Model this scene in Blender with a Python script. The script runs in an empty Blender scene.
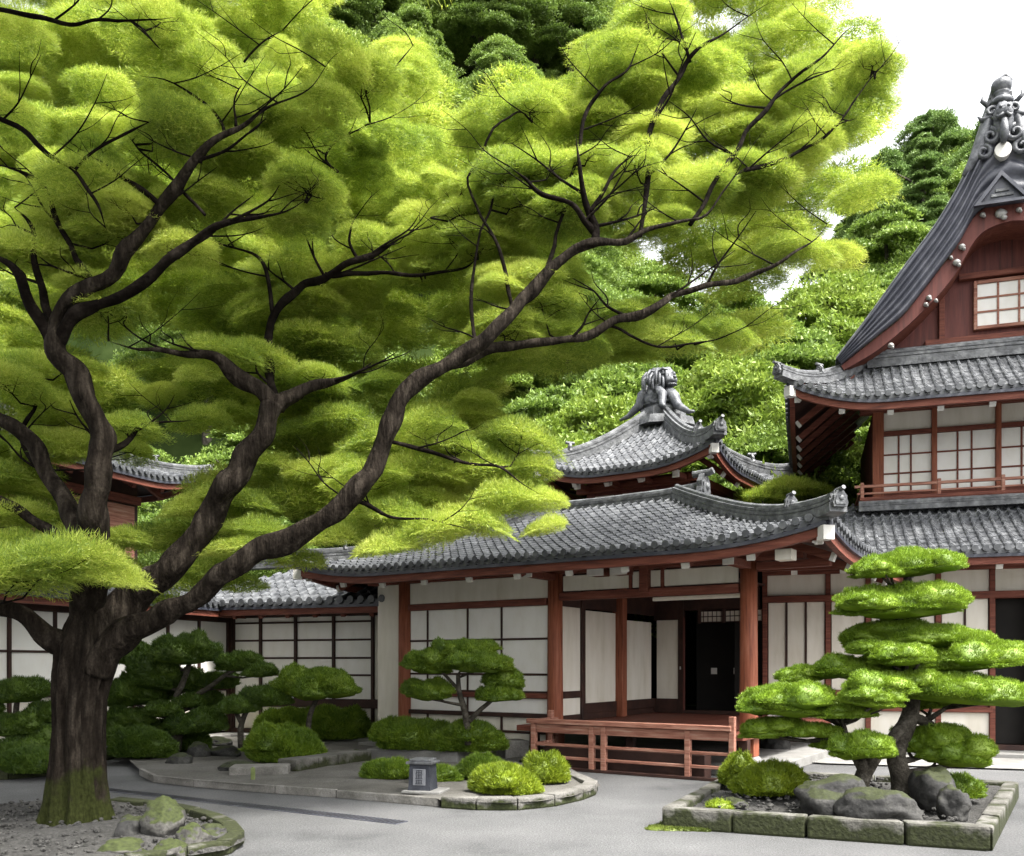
import bpy, bmesh, math, random
import numpy as np
from mathutils import Vector, noise as mnoise
C = bpy.context.scene.collection
SC = bpy.context.scene
R_ = math.radians
# ------------------------------------------------------------------ camera, sky, sun, exposure
F, HZ, EYE = 900.0, 665.0, 1.75          # focal length in px, horizon row, eye height
cam = bpy.data.cameras.new("camera"); camo = bpy.data.objects.new("camera", cam); C.objects.link(camo)
camo.location = (0, 0, EYE); camo.rotation_euler = (R_(90), 0, 0)
cam.sensor_width = 36; cam.lens = 36*F/1024; cam.shift_y = (HZ-428)/1024
cam.clip_start = .05; cam.clip_end = 2000
SC.camera = camo
SUN_EL, SUN_AZ = 60, 128                # azimuth: clockwise from +Y (view direction)
w = bpy.data.worlds.new("World"); SC.world = w; w.use_nodes = True
nt = w.node_tree; nt.nodes.clear()
sky = nt.nodes.new("ShaderNodeTexSky"); sky.sky_type = 'NISHITA'; sky.sun_disc = False
sky.sun_elevation = R_(SUN_EL); sky.sun_rotation = R_(SUN_AZ)
sky.dust_density = 6; sky.air_density = 1.0; sky.ozone_density = 1
hs = nt.nodes.new("ShaderNodeHueSaturation"); hs.inputs['Saturation'].default_value = .12; hs.inputs['Value'].default_value = 1.0
bg = nt.nodes.new("ShaderNodeBackground"); bg.inputs['Strength'].default_value = .15
ow = nt.nodes.new("ShaderNodeOutputWorld")
nt.links.new(sky.outputs[0], hs.inputs['Color']); nt.links.new(hs.outputs[0], bg.inputs[0]); nt.links.new(bg.outputs[0], ow.inputs[0])
sl = bpy.data.lights.new("sun", 'SUN'); sl.energy = 2.4; sl.angle = R_(13); sl.color = (1, .96, .9)
so = bpy.data.objects.new("sun", sl); C.objects.link(so)
az, el = R_(SUN_AZ), R_(SUN_EL)
sd = Vector((math.sin(az)*math.cos(el), math.cos(az)*math.cos(el), math.sin(el)))
so.rotation_euler = sd.to_track_quat('Z', 'Y').to_euler(); so.location = sd*60
vs = SC.view_settings; vs.view_transform = 'Standard'; vs.look = 'None'; vs.gamma = 1; vs.use_curve_mapping = False
vs.exposure = 2.1

# ------------------------------------------------------------------ helpers
def P(px, py, Y): return Vector(((px-512)/F*Y, Y, EYE+(HZ-py)/F*Y))
def G(px, py, z=0):
    Y = F*(EYE-z)/(py-HZ); return Vector(((px-512)/F*Y, Y, z))

class MB:
    def __init__(s): s.v = []; s.f = []; s.smooth = False
    def add(s, vs, fs):
        o = len(s.v); s.v += [tuple(p) for p in vs]; s.f += [tuple(i+o for i in f) for f in fs]; return s
    def box(s, x0, x1, y0, y1, z0, z1):
        if x0 > x1: x0, x1 = x1, x0
        if y0 > y1: y0, y1 = y1, y0
        if z0 > z1: z0, z1 = z1, z0
        b = min(.008, (x1-x0)/5, (y1-y0)/5, (z1-z0)/5)
        bm = bmesh.new()
        r = bmesh.ops.create_cube(bm, size=1)
        for q in bm.verts: q.co = ((x0+x1)/2+q.co.x*(x1-x0), (y0+y1)/2+q.co.y*(y1-y0), (z0+z1)/2+q.co.z*(z1-z0))
        if b > .002: bmesh.ops.bevel(bm, geom=bm.edges[:], offset=b, segments=1, affect='EDGES')
        bm.verts.index_update()
        s.add([q.co[:] for q in bm.verts], [[q.index for q in f.verts] for f in bm.faces]); bm.free(); return s
    def prism(s, poly, axis, a0, a1):
        # poly: 2-D points in the plane square to axis, extruded from a0 to a1
        def pt(p, a):
            return (a, p[0], p[1]) if axis == 'x' else (p[0], a, p[1]) if axis == 'y' else (p[0], p[1], a)
        n = len(poly)
        s.add([pt(p, a0) for p in poly]+[pt(p, a1) for p in poly],
              [list(range(n)), list(range(2*n-1, n-1, -1))]+[[i, (i+1) % n, n+(i+1) % n, n+i] for i in range(n)]); return s
    def tube(s, pts, rad, seg=8, cap=True, wob=0, rng=None):
        pts = [Vector(p) for p in pts]; n = len(pts)
        rad = [rad]*n if not hasattr(rad, '__len__') else rad
        vs = []; ref = Vector((0, 0, 1))
        t0 = (pts[1]-pts[0]).normalized()
        if abs(t0.z) > .9: ref = Vector((0, 1, 0))
        side = t0.cross(ref).normalized()
        for i in range(n):
            t = (pts[min(i+1, n-1)]-pts[max(i-1, 0)]).normalized()
            side = (side-t*side.dot(t)).normalized(); up = side.cross(t)
            for k in range(seg):
                a = 2*math.pi*k/seg; r = rad[i]
                if wob:
                    q = pts[i]*3; r *= 1+wob*mnoise.noise(Vector((q.x+math.cos(a)*.9, q.y+math.sin(a)*.9, q.z)))
                vs.append(pts[i]+side*math.cos(a)*r+up*math.sin(a)*r)
        fs = [[i*seg+k, i*seg+(k+1) % seg, (i+1)*seg+(k+1) % seg, (i+1)*seg+k] for i in range(n-1) for k in range(seg)]
        if cap: fs += [list(range(seg))[::-1], [(n-1)*seg+k for k in range(seg)]]
        return s.add(vs, fs)
    def cyl(s, x, y, z0, z1, r0, r1=None, seg=20):
        r1 = r0 if r1 is None else r1
        return s.tube([(x, y, z0), (x, y, z1)], [r0, r1], seg)
    def sweep(s, pts, prof, closed=True):
        # prof: (lateral, vertical) points, swept along pts keeping "up" vertical
        pts = [Vector(p) for p in pts]; n = len(pts); m = len(prof); vs = []
        for i in range(n):
            t = pts[min(i+1, n-1)]-pts[max(i-1, 0)]; h = Vector((t.x, t.y, 0)).normalized()
            t.normalize(); lat = Vector((h.y, -h.x, 0)); up = lat.cross(t)
            for a, b in prof: vs.append(pts[i]+lat*a+up*b)
        fs = [[i*m+k, i*m+(k+1) % m, (i+1)*m+(k+1) % m, (i+1)*m+k] for i in range(n-1) for k in range(m if closed else m-1)]
        if closed: fs += [list(range(m))[::-1], [(n-1)*m+k for k in range(m)]]
        return s.add(vs, fs)
    def lathe(s, x, y, prof, seg=20):
        n = len(prof); vs = []
        for r, z in prof:
            for k in range(seg):
                a = 2*math.pi*k/seg; vs.append((x+r*math.cos(a), y+r*math.sin(a), z))
        fs = [[i*seg+k, i*seg+(k+1) % seg, (i+1)*seg+(k+1) % seg, (i+1)*seg+k] for i in range(n-1) for k in range(seg)]
        fs += [list(range(seg))[::-1], [(n-1)*seg+k for k in range(seg)]]
        return s.add(vs, fs)
    def blob(s, c, r, amp=.15, freq=1.2, seed=0, sub=3, flat=None, rot=0):
        bm = bmesh.new(); bmesh.ops.create_icosphere(bm, subdivisions=sub, radius=1)
        cs, sn = math.cos(rot), math.sin(rot)
        for q in bm.verts:
            p = q.co.copy(); d = 1+amp*mnoise.fractal(p*freq+Vector((seed*7.3, seed*3.1, seed)), 1, 2, 4)
            if amp > .05:
                rid = mnoise.cell(p*freq*1.3+Vector((seed, 0, 0))); d += amp*.25*rid
            p *= d
            x, y, z = p.x*r[0], p.y*r[1], p.z*r[2]
            if flat is not None: z = max(z, flat*r[2])
            q.co = (c[0]+x*cs-y*sn, c[1]+x*sn+y*cs, c[2]+z)
        bm.verts.index_update()
        s.add([q.co[:] for q in bm.verts], [[q.index for q in f.verts] for f in bm.faces]); bm.free(); return s
    def obj(s, name, mat, parent=None, smooth=False):
        me = bpy.data.meshes.new(name); me.from_pydata(s.v, [], s.f)
        if smooth: me.polygons.foreach_set('use_smooth', [True]*len(me.polygons))
        me.update()
        o = bpy.data.objects.new(name, me); C.objects.link(o); me.materials.append(mat)
        if parent: o.parent = parent
        return o

def tag(o, label=None, cat=None, group=None, kind=None):
    if label: o['label'] = label
    if cat: o['category'] = cat
    if group: o['group'] = group
    if kind: o['kind'] = kind
    return o
def thing(name, label, cat, loc=(0, 0, 0), rz=0, group=None):
    o = bpy.data.objects.new(name, None); C.objects.link(o); o.empty_display_size = .2
    o.location = loc; o.rotation_euler = (0, 0, rz)
    return tag(o, label, cat, group)
def copy_tree(o, parent=None):
    c = o.copy(); C.objects.link(c); c.parent = parent
    for ch in list(o.children): copy_tree(ch, c)
    return c

class Frame:
    # local axes of a building: x to the right along its front, y into it, z up
    def __init__(s, ox, oy, deg):
        s.o = (ox, oy); s.a = R_(deg); s.c, s.s = math.cos(s.a), math.sin(s.a)
    def w(s, x, y, z=0): return Vector((s.o[0]+s.c*x-s.s*y, s.o[1]+s.s*x+s.c*y, z))
    def at(s, px, py, y):
        k = (px-512)/F                     # (ox + c x - s y) = k (oy + s x + c y)
        x = (k*(s.o[1]+s.c*y)-s.o[0]+s.s*y)/(s.c-k*s.s)
        Y = s.o[1]+s.s*x+s.c*y
        return x, EYE+(HZ-py)/F*Y
    def x(s, px, y=0): return s.at(px, HZ, y)[0]
    def z(s, px, py, y=0): return s.at(px, py, y)[1]

# ------------------------------------------------------------------ materials
def ramp(nt, fac, cols):
    r = nt.nodes.new("ShaderNodeValToRGB"); e = r.color_ramp.elements
    while len(e) < len(cols): e.new(.5)
    for i, (p, c) in enumerate(cols): e[i].position = p; e[i].color = (*c, 1)
    nt.links.new(fac, r.inputs[0]); return r.outputs[0]
def mat(name, cols, scale=4, rough=.7, bump=.2, bscale=None, stretch=None, detail=6, spec=.3, coat=0, fine=None, metal=0, big=None):
    m = bpy.data.materials.new(name); m.use_nodes = True; nt = m.node_tree; b = nt.nodes['Principled BSDF']
    tc = nt.nodes.new("ShaderNodeTexCoord"); mp = nt.nodes.new("ShaderNodeMapping"); nt.links.new(tc.outputs['Object'], mp.inputs[0])
    if stretch: mp.inputs['Scale'].default_value = stretch
    n = nt.nodes.new("ShaderNodeTexNoise"); n.inputs['Scale'].default_value = scale; n.inputs['Detail'].default_value = detail; n.inputs['Roughness'].default_value = .62
    nt.links.new(mp.outputs[0], n.inputs[0])
    k = len(cols); cols = [tuple(q*.84 for q in c_) for c_ in cols]
    col = ramp(nt, n.outputs[0], [(.32+.36*i/max(1, k-1), c) for i, c in enumerate(cols)])
    for fine in [q_ for q_ in (fine, big) if q_]:
        n3 = nt.nodes.new("ShaderNodeTexNoise"); n3.inputs['Scale'].default_value = fine[0]; n3.inputs['Detail'].default_value = 3 if fine[0] > 1 else 8; nt.links.new(tc.outputs['Object'], n3.inputs[0])
        mx = nt.nodes.new("ShaderNodeMix"); mx.data_type = 'RGBA'; mx.blend_type = 'MULTIPLY'; mx.inputs[0].default_value = 1
        g = ramp(nt, n3.outputs[0], [(.35, (fine[1],)*3), (.65, (1, 1, 1))])
        nt.links.new(col, mx.inputs[6]); nt.links.new(g, mx.inputs[7]); col = mx.outputs[2]
    nt.links.new(col, b.inputs['Base Color'])
    b.inputs['Roughness'].default_value = rough; b.inputs['Specular IOR Level'].default_value = spec; b.inputs['Metallic'].default_value = metal
    if bump:
        n2 = nt.nodes.new("ShaderNodeTexNoise"); n2.inputs['Scale'].default_value = bscale or scale*6; n2.inputs['Detail'].default_value = 5
        nt.links.new(mp.outputs[0], n2.inputs[0])
        bp = nt.nodes.new("ShaderNodeBump"); bp.inputs['Strength'].default_value = bump; bp.inputs['Distance'].default_value = .03
        nt.links.new(n2.outputs[0], bp.inputs['Height']); nt.links.new(bp.outputs[0], b.inputs['Normal'])
    return m
def add_moss(m, moss, zlo, zhi, amount=.5, scale=3, top=False):
    # real moss growth: noise patches, thicker low down or on upward faces
    nt = m.node_tree; b = nt.nodes['Principled BSDF']; old = b.inputs['Base Color'].links[0].from_socket
    g = nt.nodes.new("ShaderNodeNewGeometry"); sp = nt.nodes.new("ShaderNodeSeparateXYZ")
    nt.links.new(g.outputs['Normal' if top else 'Position'], sp.inputs[0])
    mr = nt.nodes.new("ShaderNodeMapRange"); mr.inputs[1].default_value = zlo; mr.inputs[2].default_value = zhi
    mr.inputs[3].default_value = 0 if top else 1; mr.inputs[4].default_value = 1 if top else 0
    nt.links.new(sp.outputs[2], mr.inputs[0])
    n = nt.nodes.new("ShaderNodeTexNoise"); n.inputs['Scale'].default_value = scale; n.inputs['Detail'].default_value = 8
    nt.links.new(g.outputs['Position'], n.inputs[0])
    ad = nt.nodes.new("ShaderNodeMath"); ad.operation = 'MULTIPLY_ADD'; ad.inputs[1].default_value = .75; ad.inputs[2].default_value = amount-.75
    nt.links.new(mr.outputs[0], ad.inputs[0])
    su = nt.nodes.new("ShaderNodeMath"); su.operation = 'ADD'; nt.links.new(ad.outputs[0], su.inputs[0]); nt.links.new(n.outputs[0], su.inputs[1])
    fac = ramp(nt, su.outputs[0], [(.48, (0, 0, 0)), (.62, (1, 1, 1))])
    mx = nt.nodes.new("ShaderNodeMix"); mx.data_type = 'RGBA'
    n4 = nt.nodes.new("ShaderNodeTexNoise"); n4.inputs['Scale'].default_value = 30; nt.links.new(g.outputs['Position'], n4.inputs[0])
    mc = ramp(nt, n4.outputs[0], [(.3, tuple(c*.5 for c in moss)), (.7, moss)])
    nt.links.new(fac, mx.inputs[0]); nt.links.new(old, mx.inputs[6]); nt.links.new(mc, mx.inputs[7]); nt.links.new(mx.outputs[2], b.inputs['Base Color'])
    return m
def leaf(name, cols, trans=.35, nscale=1.0, tcol=None):
    m = bpy.data.materials.new(name); m.use_nodes = True; nt = m.node_tree; nt.nodes.clear()
    o = nt.nodes.new("ShaderNodeOutputMaterial"); g = nt.nodes.new("ShaderNodeNewGeometry")
    tc = nt.nodes.new("ShaderNodeTexCoord"); n = nt.nodes.new("ShaderNodeTexNoise"); n.inputs['Scale'].default_value = nscale; n.inputs['Detail'].default_value = 4
    nt.links.new(tc.outputs['Object'], n.inputs[0])
    a = nt.nodes.new("ShaderNodeMath"); a.operation = 'MULTIPLY_ADD'; a.inputs[1].default_value = .45; nt.links.new(g.outputs['Random Per Island'], a.inputs[0])
    nt.links.new(n.outputs[0], a.inputs[2])
    k = len(cols)
    col = ramp(nt, a.outputs[0], [(.35+.7*i/(k-1), c) for i, c in enumerate(cols)])
    d = nt.nodes.new("ShaderNodeBsdfDiffuse"); t = nt.nodes.new("ShaderNodeBsdfTranslucent"); mx = nt.nodes.new("ShaderNodeMixShader"); mx.inputs[0].default_value = trans
    nt.links.new(col, d.inputs[0]); nt.links.new(col, t.inputs[0])
    nt.links.new(d.outputs[0], mx.inputs[1]); nt.links.new(t.outputs[0], mx.inputs[2])
    gl = nt.nodes.new("ShaderNodeBsdfGlossy"); gl.inputs['Roughness'].default_value = .5; gl.inputs['Color'].default_value = (.9, .95, .8, 1)
    m2 = nt.nodes.new("ShaderNodeMixShader"); m2.inputs[0].default_value = .03
    nt.links.new(mx.outputs[0], m2.inputs[1]); nt.links.new(gl.outputs[0], m2.inputs[2]); nt.links.new(m2.outputs[0], o.inputs[0])
    return m

M = {}
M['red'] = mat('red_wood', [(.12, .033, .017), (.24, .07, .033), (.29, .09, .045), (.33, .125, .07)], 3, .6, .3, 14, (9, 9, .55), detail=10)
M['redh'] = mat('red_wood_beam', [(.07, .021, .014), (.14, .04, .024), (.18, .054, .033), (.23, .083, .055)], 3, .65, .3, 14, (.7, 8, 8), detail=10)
M['rail'] = mat('weathered_rail_wood', [(.16, .065, .045), (.3, .125, .085), (.38, .185, .13), (.46, .29, .22)], 3, .7, .35, 14, (.7, 9, 9), detail=10)
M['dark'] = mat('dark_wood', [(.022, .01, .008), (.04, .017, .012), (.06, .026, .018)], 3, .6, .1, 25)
M['board'] = mat('red_brown_boards', [(.08, .024, .019), (.125, .035, .027), (.16, .048, .036)], 2, .6, .1, 30, (7, 7, .5))
M['plaster'] = mat('pale_plaster', [(.66, .61, .5), (.73, .685, .585), (.78, .735, .64), (.81, .77, .68)], 1.6, .85, .12, 60, (2.2, 2.2, .5), detail=9)
M['paper'] = mat('shoji_paper', [(.83, .805, .74), (.89, .87, .82), (.92, .905, .865)], 2.4, .8, .08, 40, (1.6, 1.6, .7), detail=8)
M['tile'] = mat('grey_roof_tile', [(.045, .048, .055), (.095, .1, .108), (.2, .206, .215)], 3.2, .45, .2, 40, spec=.5, fine=(5.5, .58), detail=9)
M['ridge'] = mat('grey_ridge_tile', [(.07, .073, .08), (.14, .145, .152), (.24, .245, .25)], 4, .5, .35, 30, spec=.4, fine=(9, .45), detail=9)
M['verge'] = mat('dark_blue_grey_tile', [(.024, .026, .037), (.047, .05, .066), (.088, .09, .108)], 3, .4, .15, 40, spec=.5)
M['statue'] = mat('weathered_finial', [(.03, .032, .038), (.085, .09, .1), (.2, .205, .215)], 5, .5, .4, 20, spec=.5)
M['cap'] = mat('white_painted_end', [(.62, .6, .55), (.75, .73, .69)], 6, .6, .05)
M['asphalt'] = mat('worn_grey_asphalt', [(.09, .091, .092), (.14, .141, .142), (.165, .165, .166), (.2, .2, .2)], .5, .9, .6, 90, fine=(48, .55), detail=14, big=(.16, .72))
M['pave'] = mat('rolled_stone_dust', [(.09, .085, .073), (.128, .121, .107), (.165, .158, .143)], 1.2, .9, .4, 60, fine=(50, .6), detail=12)
M['stone'] = mat('grey_kerb_stone', [(.13, .125, .11), (.21, .2, .18), (.28, .27, .25)], 3, .85, .5, 25, fine=(60, .7))
M['slab'] = mat('pale_stone_slab', [(.17, .165, .155), (.24, .235, .22), (.3, .295, .28)], 2, .85, .3, 40, fine=(90, .75))
M['kerbmoss'] = add_moss(mat('mossy_kerb_stone', [(.075, .072, .06), (.125, .12, .105), (.19, .183, .165)], 3, .85, .5, 25, fine=(60, .7)), (.027, .032, .01), -.05, .36, .5, 3.5)
M['kerbpale'] = add_moss(mat('pale_kerb_stone', [(.12, .115, .1), (.18, .172, .155), (.24, .23, .21)], 3, .85, .5, 25, fine=(60, .6)), (.03, .037, .01), -.05, .2, .42, 5)
M['rock'] = add_moss(mat('garden_rock', [(.016, .016, .0155), (.036, .035, .033), (.08, .078, .072)], 3.5, .8, .6, 14, fine=(40, .6)), (.028, .034, .01), .3, .95, .34, 4, True)
M['rockmoss'] = add_moss(mat('mossy_rock', [(.035, .034, .03), (.07, .067, .06), (.13, .125, .112)], 3.5, .85, .6, 14, fine=(40, .6)), (.036, .046, .011), .1, .9, .5, 5, True)
M['gravel'] = mat('grey_gravel', [(.04, .038, .036), (.068, .066, .061), (.11, .106, .1)], 24, .9, .9, 70, fine=(60, .5))
M['bark'] = add_moss(mat('ridged_bark', [(.007, .0052, .0037), (.019, .0148, .011), (.054, .044, .034)], 3.5, .9, 1.0, 11, (3.2, 3.2, .7), fine=(40, .6), spec=.05), (.024, .028, .008), .0, 1.3, .33, 4)
M['twig'] = mat('dark_branch_bark', [(.003, .0022, .0018), (.007, .0052, .004), (.02, .016, .013)], 5, .95, .8, 20, spec=.04)
M['pinebark'] = mat('grey_pine_bark', [(.04, .036, .028), (.085, .075, .06), (.16, .145, .12)], 7, .9, .9, 25, fine=(50, .6), spec=.06)
M['leafbig'] = leaf('yellow_green_foliage', [(.085, .155, .018), (.22, .315, .034), (.395, .475, .062), (.55, .59, .115)], .5, .9)
M['pine'] = leaf('clipped_pine_green', [(.08, .15, .01), (.15, .24, .014), (.215, .31, .026)], .3, 2.5)
M['shrub'] = leaf('shrub_green', [(.08, .12, .008), (.17, .235, .012), (.27, .33, .022)], .3, 3)
M['mid'] = leaf('clipped_mid_green', [(.045, .09, .008), (.105, .175, .013), (.19, .27, .022)], .3, 3)
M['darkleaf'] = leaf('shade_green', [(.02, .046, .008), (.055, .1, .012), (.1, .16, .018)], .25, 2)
M['hillA'] = leaf('hillside_green', [(.07, .125, .02), (.14, .22, .034), (.23, .32, .055)], .35, .5)
M['hillB'] = leaf('hillside_bright_green', [(.085, .15, .018), (.17, .25, .03), (.26, .34, .055)], .35, .5)
M['hillC'] = leaf('hillside_deep_green', [(.06, .12, .03), (.125, .205, .045), (.2, .29, .075)], .3, .5)
M['moss'] = leaf('moss_green', [(.035, .055, .008), (.07, .095, .012), (.11, .14, .02)], .2, 4)
M['forest'] = mat('forest_floor', [(.012, .02, .006), (.022, .034, .01), (.035, .05, .016)], .4, 1, .6, spec=0)
M['moss_wood'] = mat('pale_green_wood', [(.12, .15, .05), (.2, .24, .09)], 8, .8, .2)
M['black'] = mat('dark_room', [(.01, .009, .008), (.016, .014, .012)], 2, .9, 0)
M['sign'] = mat('dark_cast_stone', [(.018, .02, .027), (.03, .033, .042), (.05, .053, .064)], 6, .6, .3, 50)
M['signface'] = mat('grey_sign_plate', [(.16, .165, .18), (.2, .205, .22)], 9, .6, .1)
M['metal'] = mat('pale_metal_fitting', [(.25, .24, .23), (.45, .44, .42)], 10, .4, .1, metal=.3)

# ------------------------------------------------------------------ foliage arrays
def tri_obj(name, V, T, material, parent=None, smooth=None):
    me = bpy.data.meshes.new(name); V = np.asarray(V, np.float32); T = np.asarray(T, np.int32)
    me.vertices.add(len(V)); me.vertices.foreach_set('co', V.ravel())
    me.loops.add(T.size); me.loops.foreach_set('vertex_index', T.ravel())
    me.polygons.add(len(T)); me.polygons.foreach_set('loop_start', np.arange(0, T.size, 3, dtype=np.int32))
    me.polygons.foreach_set('loop_total', np.full(len(T), 3, np.int32))
    me.update(calc_edges=True); me.materials.append(material)
    o = bpy.data.objects.new(name, me); C.objects.link(o)
    if parent: o.parent = parent
    return o
def norm(a): return a/np.maximum(np.linalg.norm(a, axis=1, keepdims=True), 1e-9)
def sphere_dirs(n, rng, zmin):
    z = rng.uniform(zmin, 1, n); a = rng.uniform(0, 2*np.pi, n); r = np.sqrt(1-z*z)
    return np.stack([r*np.cos(a), r*np.sin(a), z], 1)
def lumpf(rng, amp, k=6, fr=3.5):
    K = rng.normal(0, fr, (k, 3)); ph = rng.uniform(0, 6.3, k)
    return lambda d: 1+amp*np.sin(d@K.T+ph).sum(1)/math.sqrt(k)
def blades(Pn, D, L, W, rng):
    n = len(Pn); s = norm(np.cross(D, rng.normal(0, 1, (n, 3)))); L = L*rng.uniform(.6, 1.25, (n, 1)); 
    V = np.empty((n, 3, 3)); V[:, 0] = Pn-s*W/2; V[:, 1] = Pn+s*W/2; V[:, 2] = Pn+D*L
    return V.reshape(-1, 3), np.arange(3*n).reshape(-1, 3)
class Tris:
    def __init__(s): s.V = []; s.T = []; s.n = 0
    def add(s, V, T): s.V.append(V); s.T.append(T+s.n); s.n += len(V)
    def get(s): return np.concatenate(s.V), np.concatenate(s.T)
    def obj(s, name, m, parent=None): return tri_obj(name, *s.get(), m, parent)
def dome(tr, c, r, n, L, W, rng, core=True, zmin=-.35, up=.5, amp=.1, jit=.45, flat=.45, thick=.12, tilt=None, cs=.92):
    c = np.array(c, float); r = np.array(r, float); lf = lumpf(rng, amp)
    lf2 = lumpf(rng, amp*.55, 8, 9.0)
    def shape(d, k=1.0):
        p = d*r*((lf(d)+lf2(d)-1)*k)[:, None]; p[:, 2] = np.where(p[:, 2] < 0, p[:, 2]*flat, p[:, 2])
        if tilt is not None: p[:, 2] += p[:, 0]*tilt[0]+p[:, 1]*tilt[1]
        return p+c
    if core:
        nu, nv = 18, 9; g = []
        for j in range(nv+1):
            th = math.pi*j/nv
            for i in range(nu): a = 2*math.pi*i/nu; g.append((math.sin(th)*math.cos(a), math.sin(th)*math.sin(a), math.cos(th)))
        V = shape(np.array(g), cs); T = []
        for j in range(nv):
            for i in range(nu):
                a, b, c2, d2 = j*nu+i, j*nu+(i+1) % nu, (j+1)*nu+(i+1) % nu, (j+1)*nu+i
                T += [(a, b, c2), (a, c2, d2)]
        tr.add(V, np.array(T))
    d = sphere_dirs(n, rng, zmin); k = 1-thick*rng.random(n)
    p = shape(d, k); N = norm(d/r); D = norm(N+np.array([0, 0, up])+rng.normal(0, jit, (n, 3)))
    tr.add(*blades(p-D*L*.4, D, L, W, rng))

# ------------------------------------------------------------------ roof and wall builders
US = [0, .2, .28, .36, .5, .64, .72, .8]; HS = [0, .012, .02, .075, .1, .075, .02, .012]
def tile_field(mb, L, run, zf, pos, hl=True, hr=True, pitch=.18, course=None, t0=0.0):
    course = course or pitch*1.25; n = max(1, round(L/pitch)); p = L/n; sc = pitch/.27
    cols = [(p*(i+u), h*sc) for i in range(n) for u, h in zip(US, HS)]+[(L, 0)]
    nk = int(math.ceil((run-t0)/course)); rows = [(t0, -.07, 0)]
    rng = random.Random(int(L*100)+n)
    for k in range(nk): rows += [(t0+k*course, .025, 1), (min(run, t0+(k+1)*course), 0, 1)]
    vs = []; tm = []
    for s, h in cols:
        m = run
        if hl: m = min(m, s)
        if hr: m = min(m, L-s)
        tm.append(max(m, 0))
        for t, dh, e in rows:
            tt = min(t, max(m, 0)); x, y = pos(s, tt)
            vs.append((x, y, zf(s, tt)+dh+h*(1 if e else .3)+rng.uniform(-.006, .006)))
    nr = len(rows); fs = []
    for i in range(len(cols)-1):
        for j in range(nr-1):
            if min(rows[j][0], rows[j+1][0]) > max(tm[i], tm[i+1])+.001: continue
            fs.append([i*nr+j, (i+1)*nr+j, (i+1)*nr+j+1, i*nr+j+1])
    mb.add(vs, fs)
    for i in range(n):
        s = p*(i+.5)
        if (hl and s < t0+.1) or (hr and L-s < t0+.1): continue
        a = pos(s, t0-.05); b = pos(s, t0+.02); z = zf(s, t0)+.035
        mb.tube([(*a, z), (*b, z)], .088*sc, 10)
RIDGE = [(-.17, -.12), (-.17, .05), (-.14, .05), (-.14, .08), (-.155, .08), (-.155, .13), (-.125, .13), (-.125, .16), (-.135, .16), (-.135, .21), (-.07, .21), (-.06, .27), (0, .3),
         (.06, .27), (.07, .21), (.135, .21), (.135, .16), (.125, .16), (.125, .13), (.155, .13), (.155, .08), (.14, .08), (.14, .05), (.17, .05), (.17, -.12)]
def prof(sx, sz): return [(a*sx, b*sz) for a, b in RIDGE]
RECT = lambda a0, a1, b0, b1: [(a0, b0), (a0, b1), (a1, b1), (a1, b0)]
def end_tile(mb, p, ang, k=1.0):
    # onigawara: shield-shaped plate with shoulders, a boss and a round cap tile, facing along ang
    out = [(-.2, -.12), (-.24, .0), (-.2, .1), (-.2, .2), (-.13, .27), (-.09, .34), (0, .38), (.09, .34), (.13, .27), (.2, .2), (.2, .1), (.24, .0), (.2, -.12)]
    c, s = math.cos(ang), math.sin(ang); t = MB()
    t.prism([(a*k, b*k) for a, b in out], 'x', -.05*k, .05*k)
    t.prism([(a*k*.75, (b*.75+.03)*k) for a, b in out], 'x', .05*k, .08*k)
    t.blob((.08*k, 0, .12*k), (.05*k, .08*k, .08*k), .05, sub=2)
    t.tube([(-.2*k, 0, .36*k), (.12*k, 0, .37*k), (.2*k, 0, .4*k)], .065*k, 10)
    mb.add([(p[0]+c*a-s*b, p[1]+s*a+c*b, p[2]+d) for a, b, d in t.v], t.f)

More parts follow.
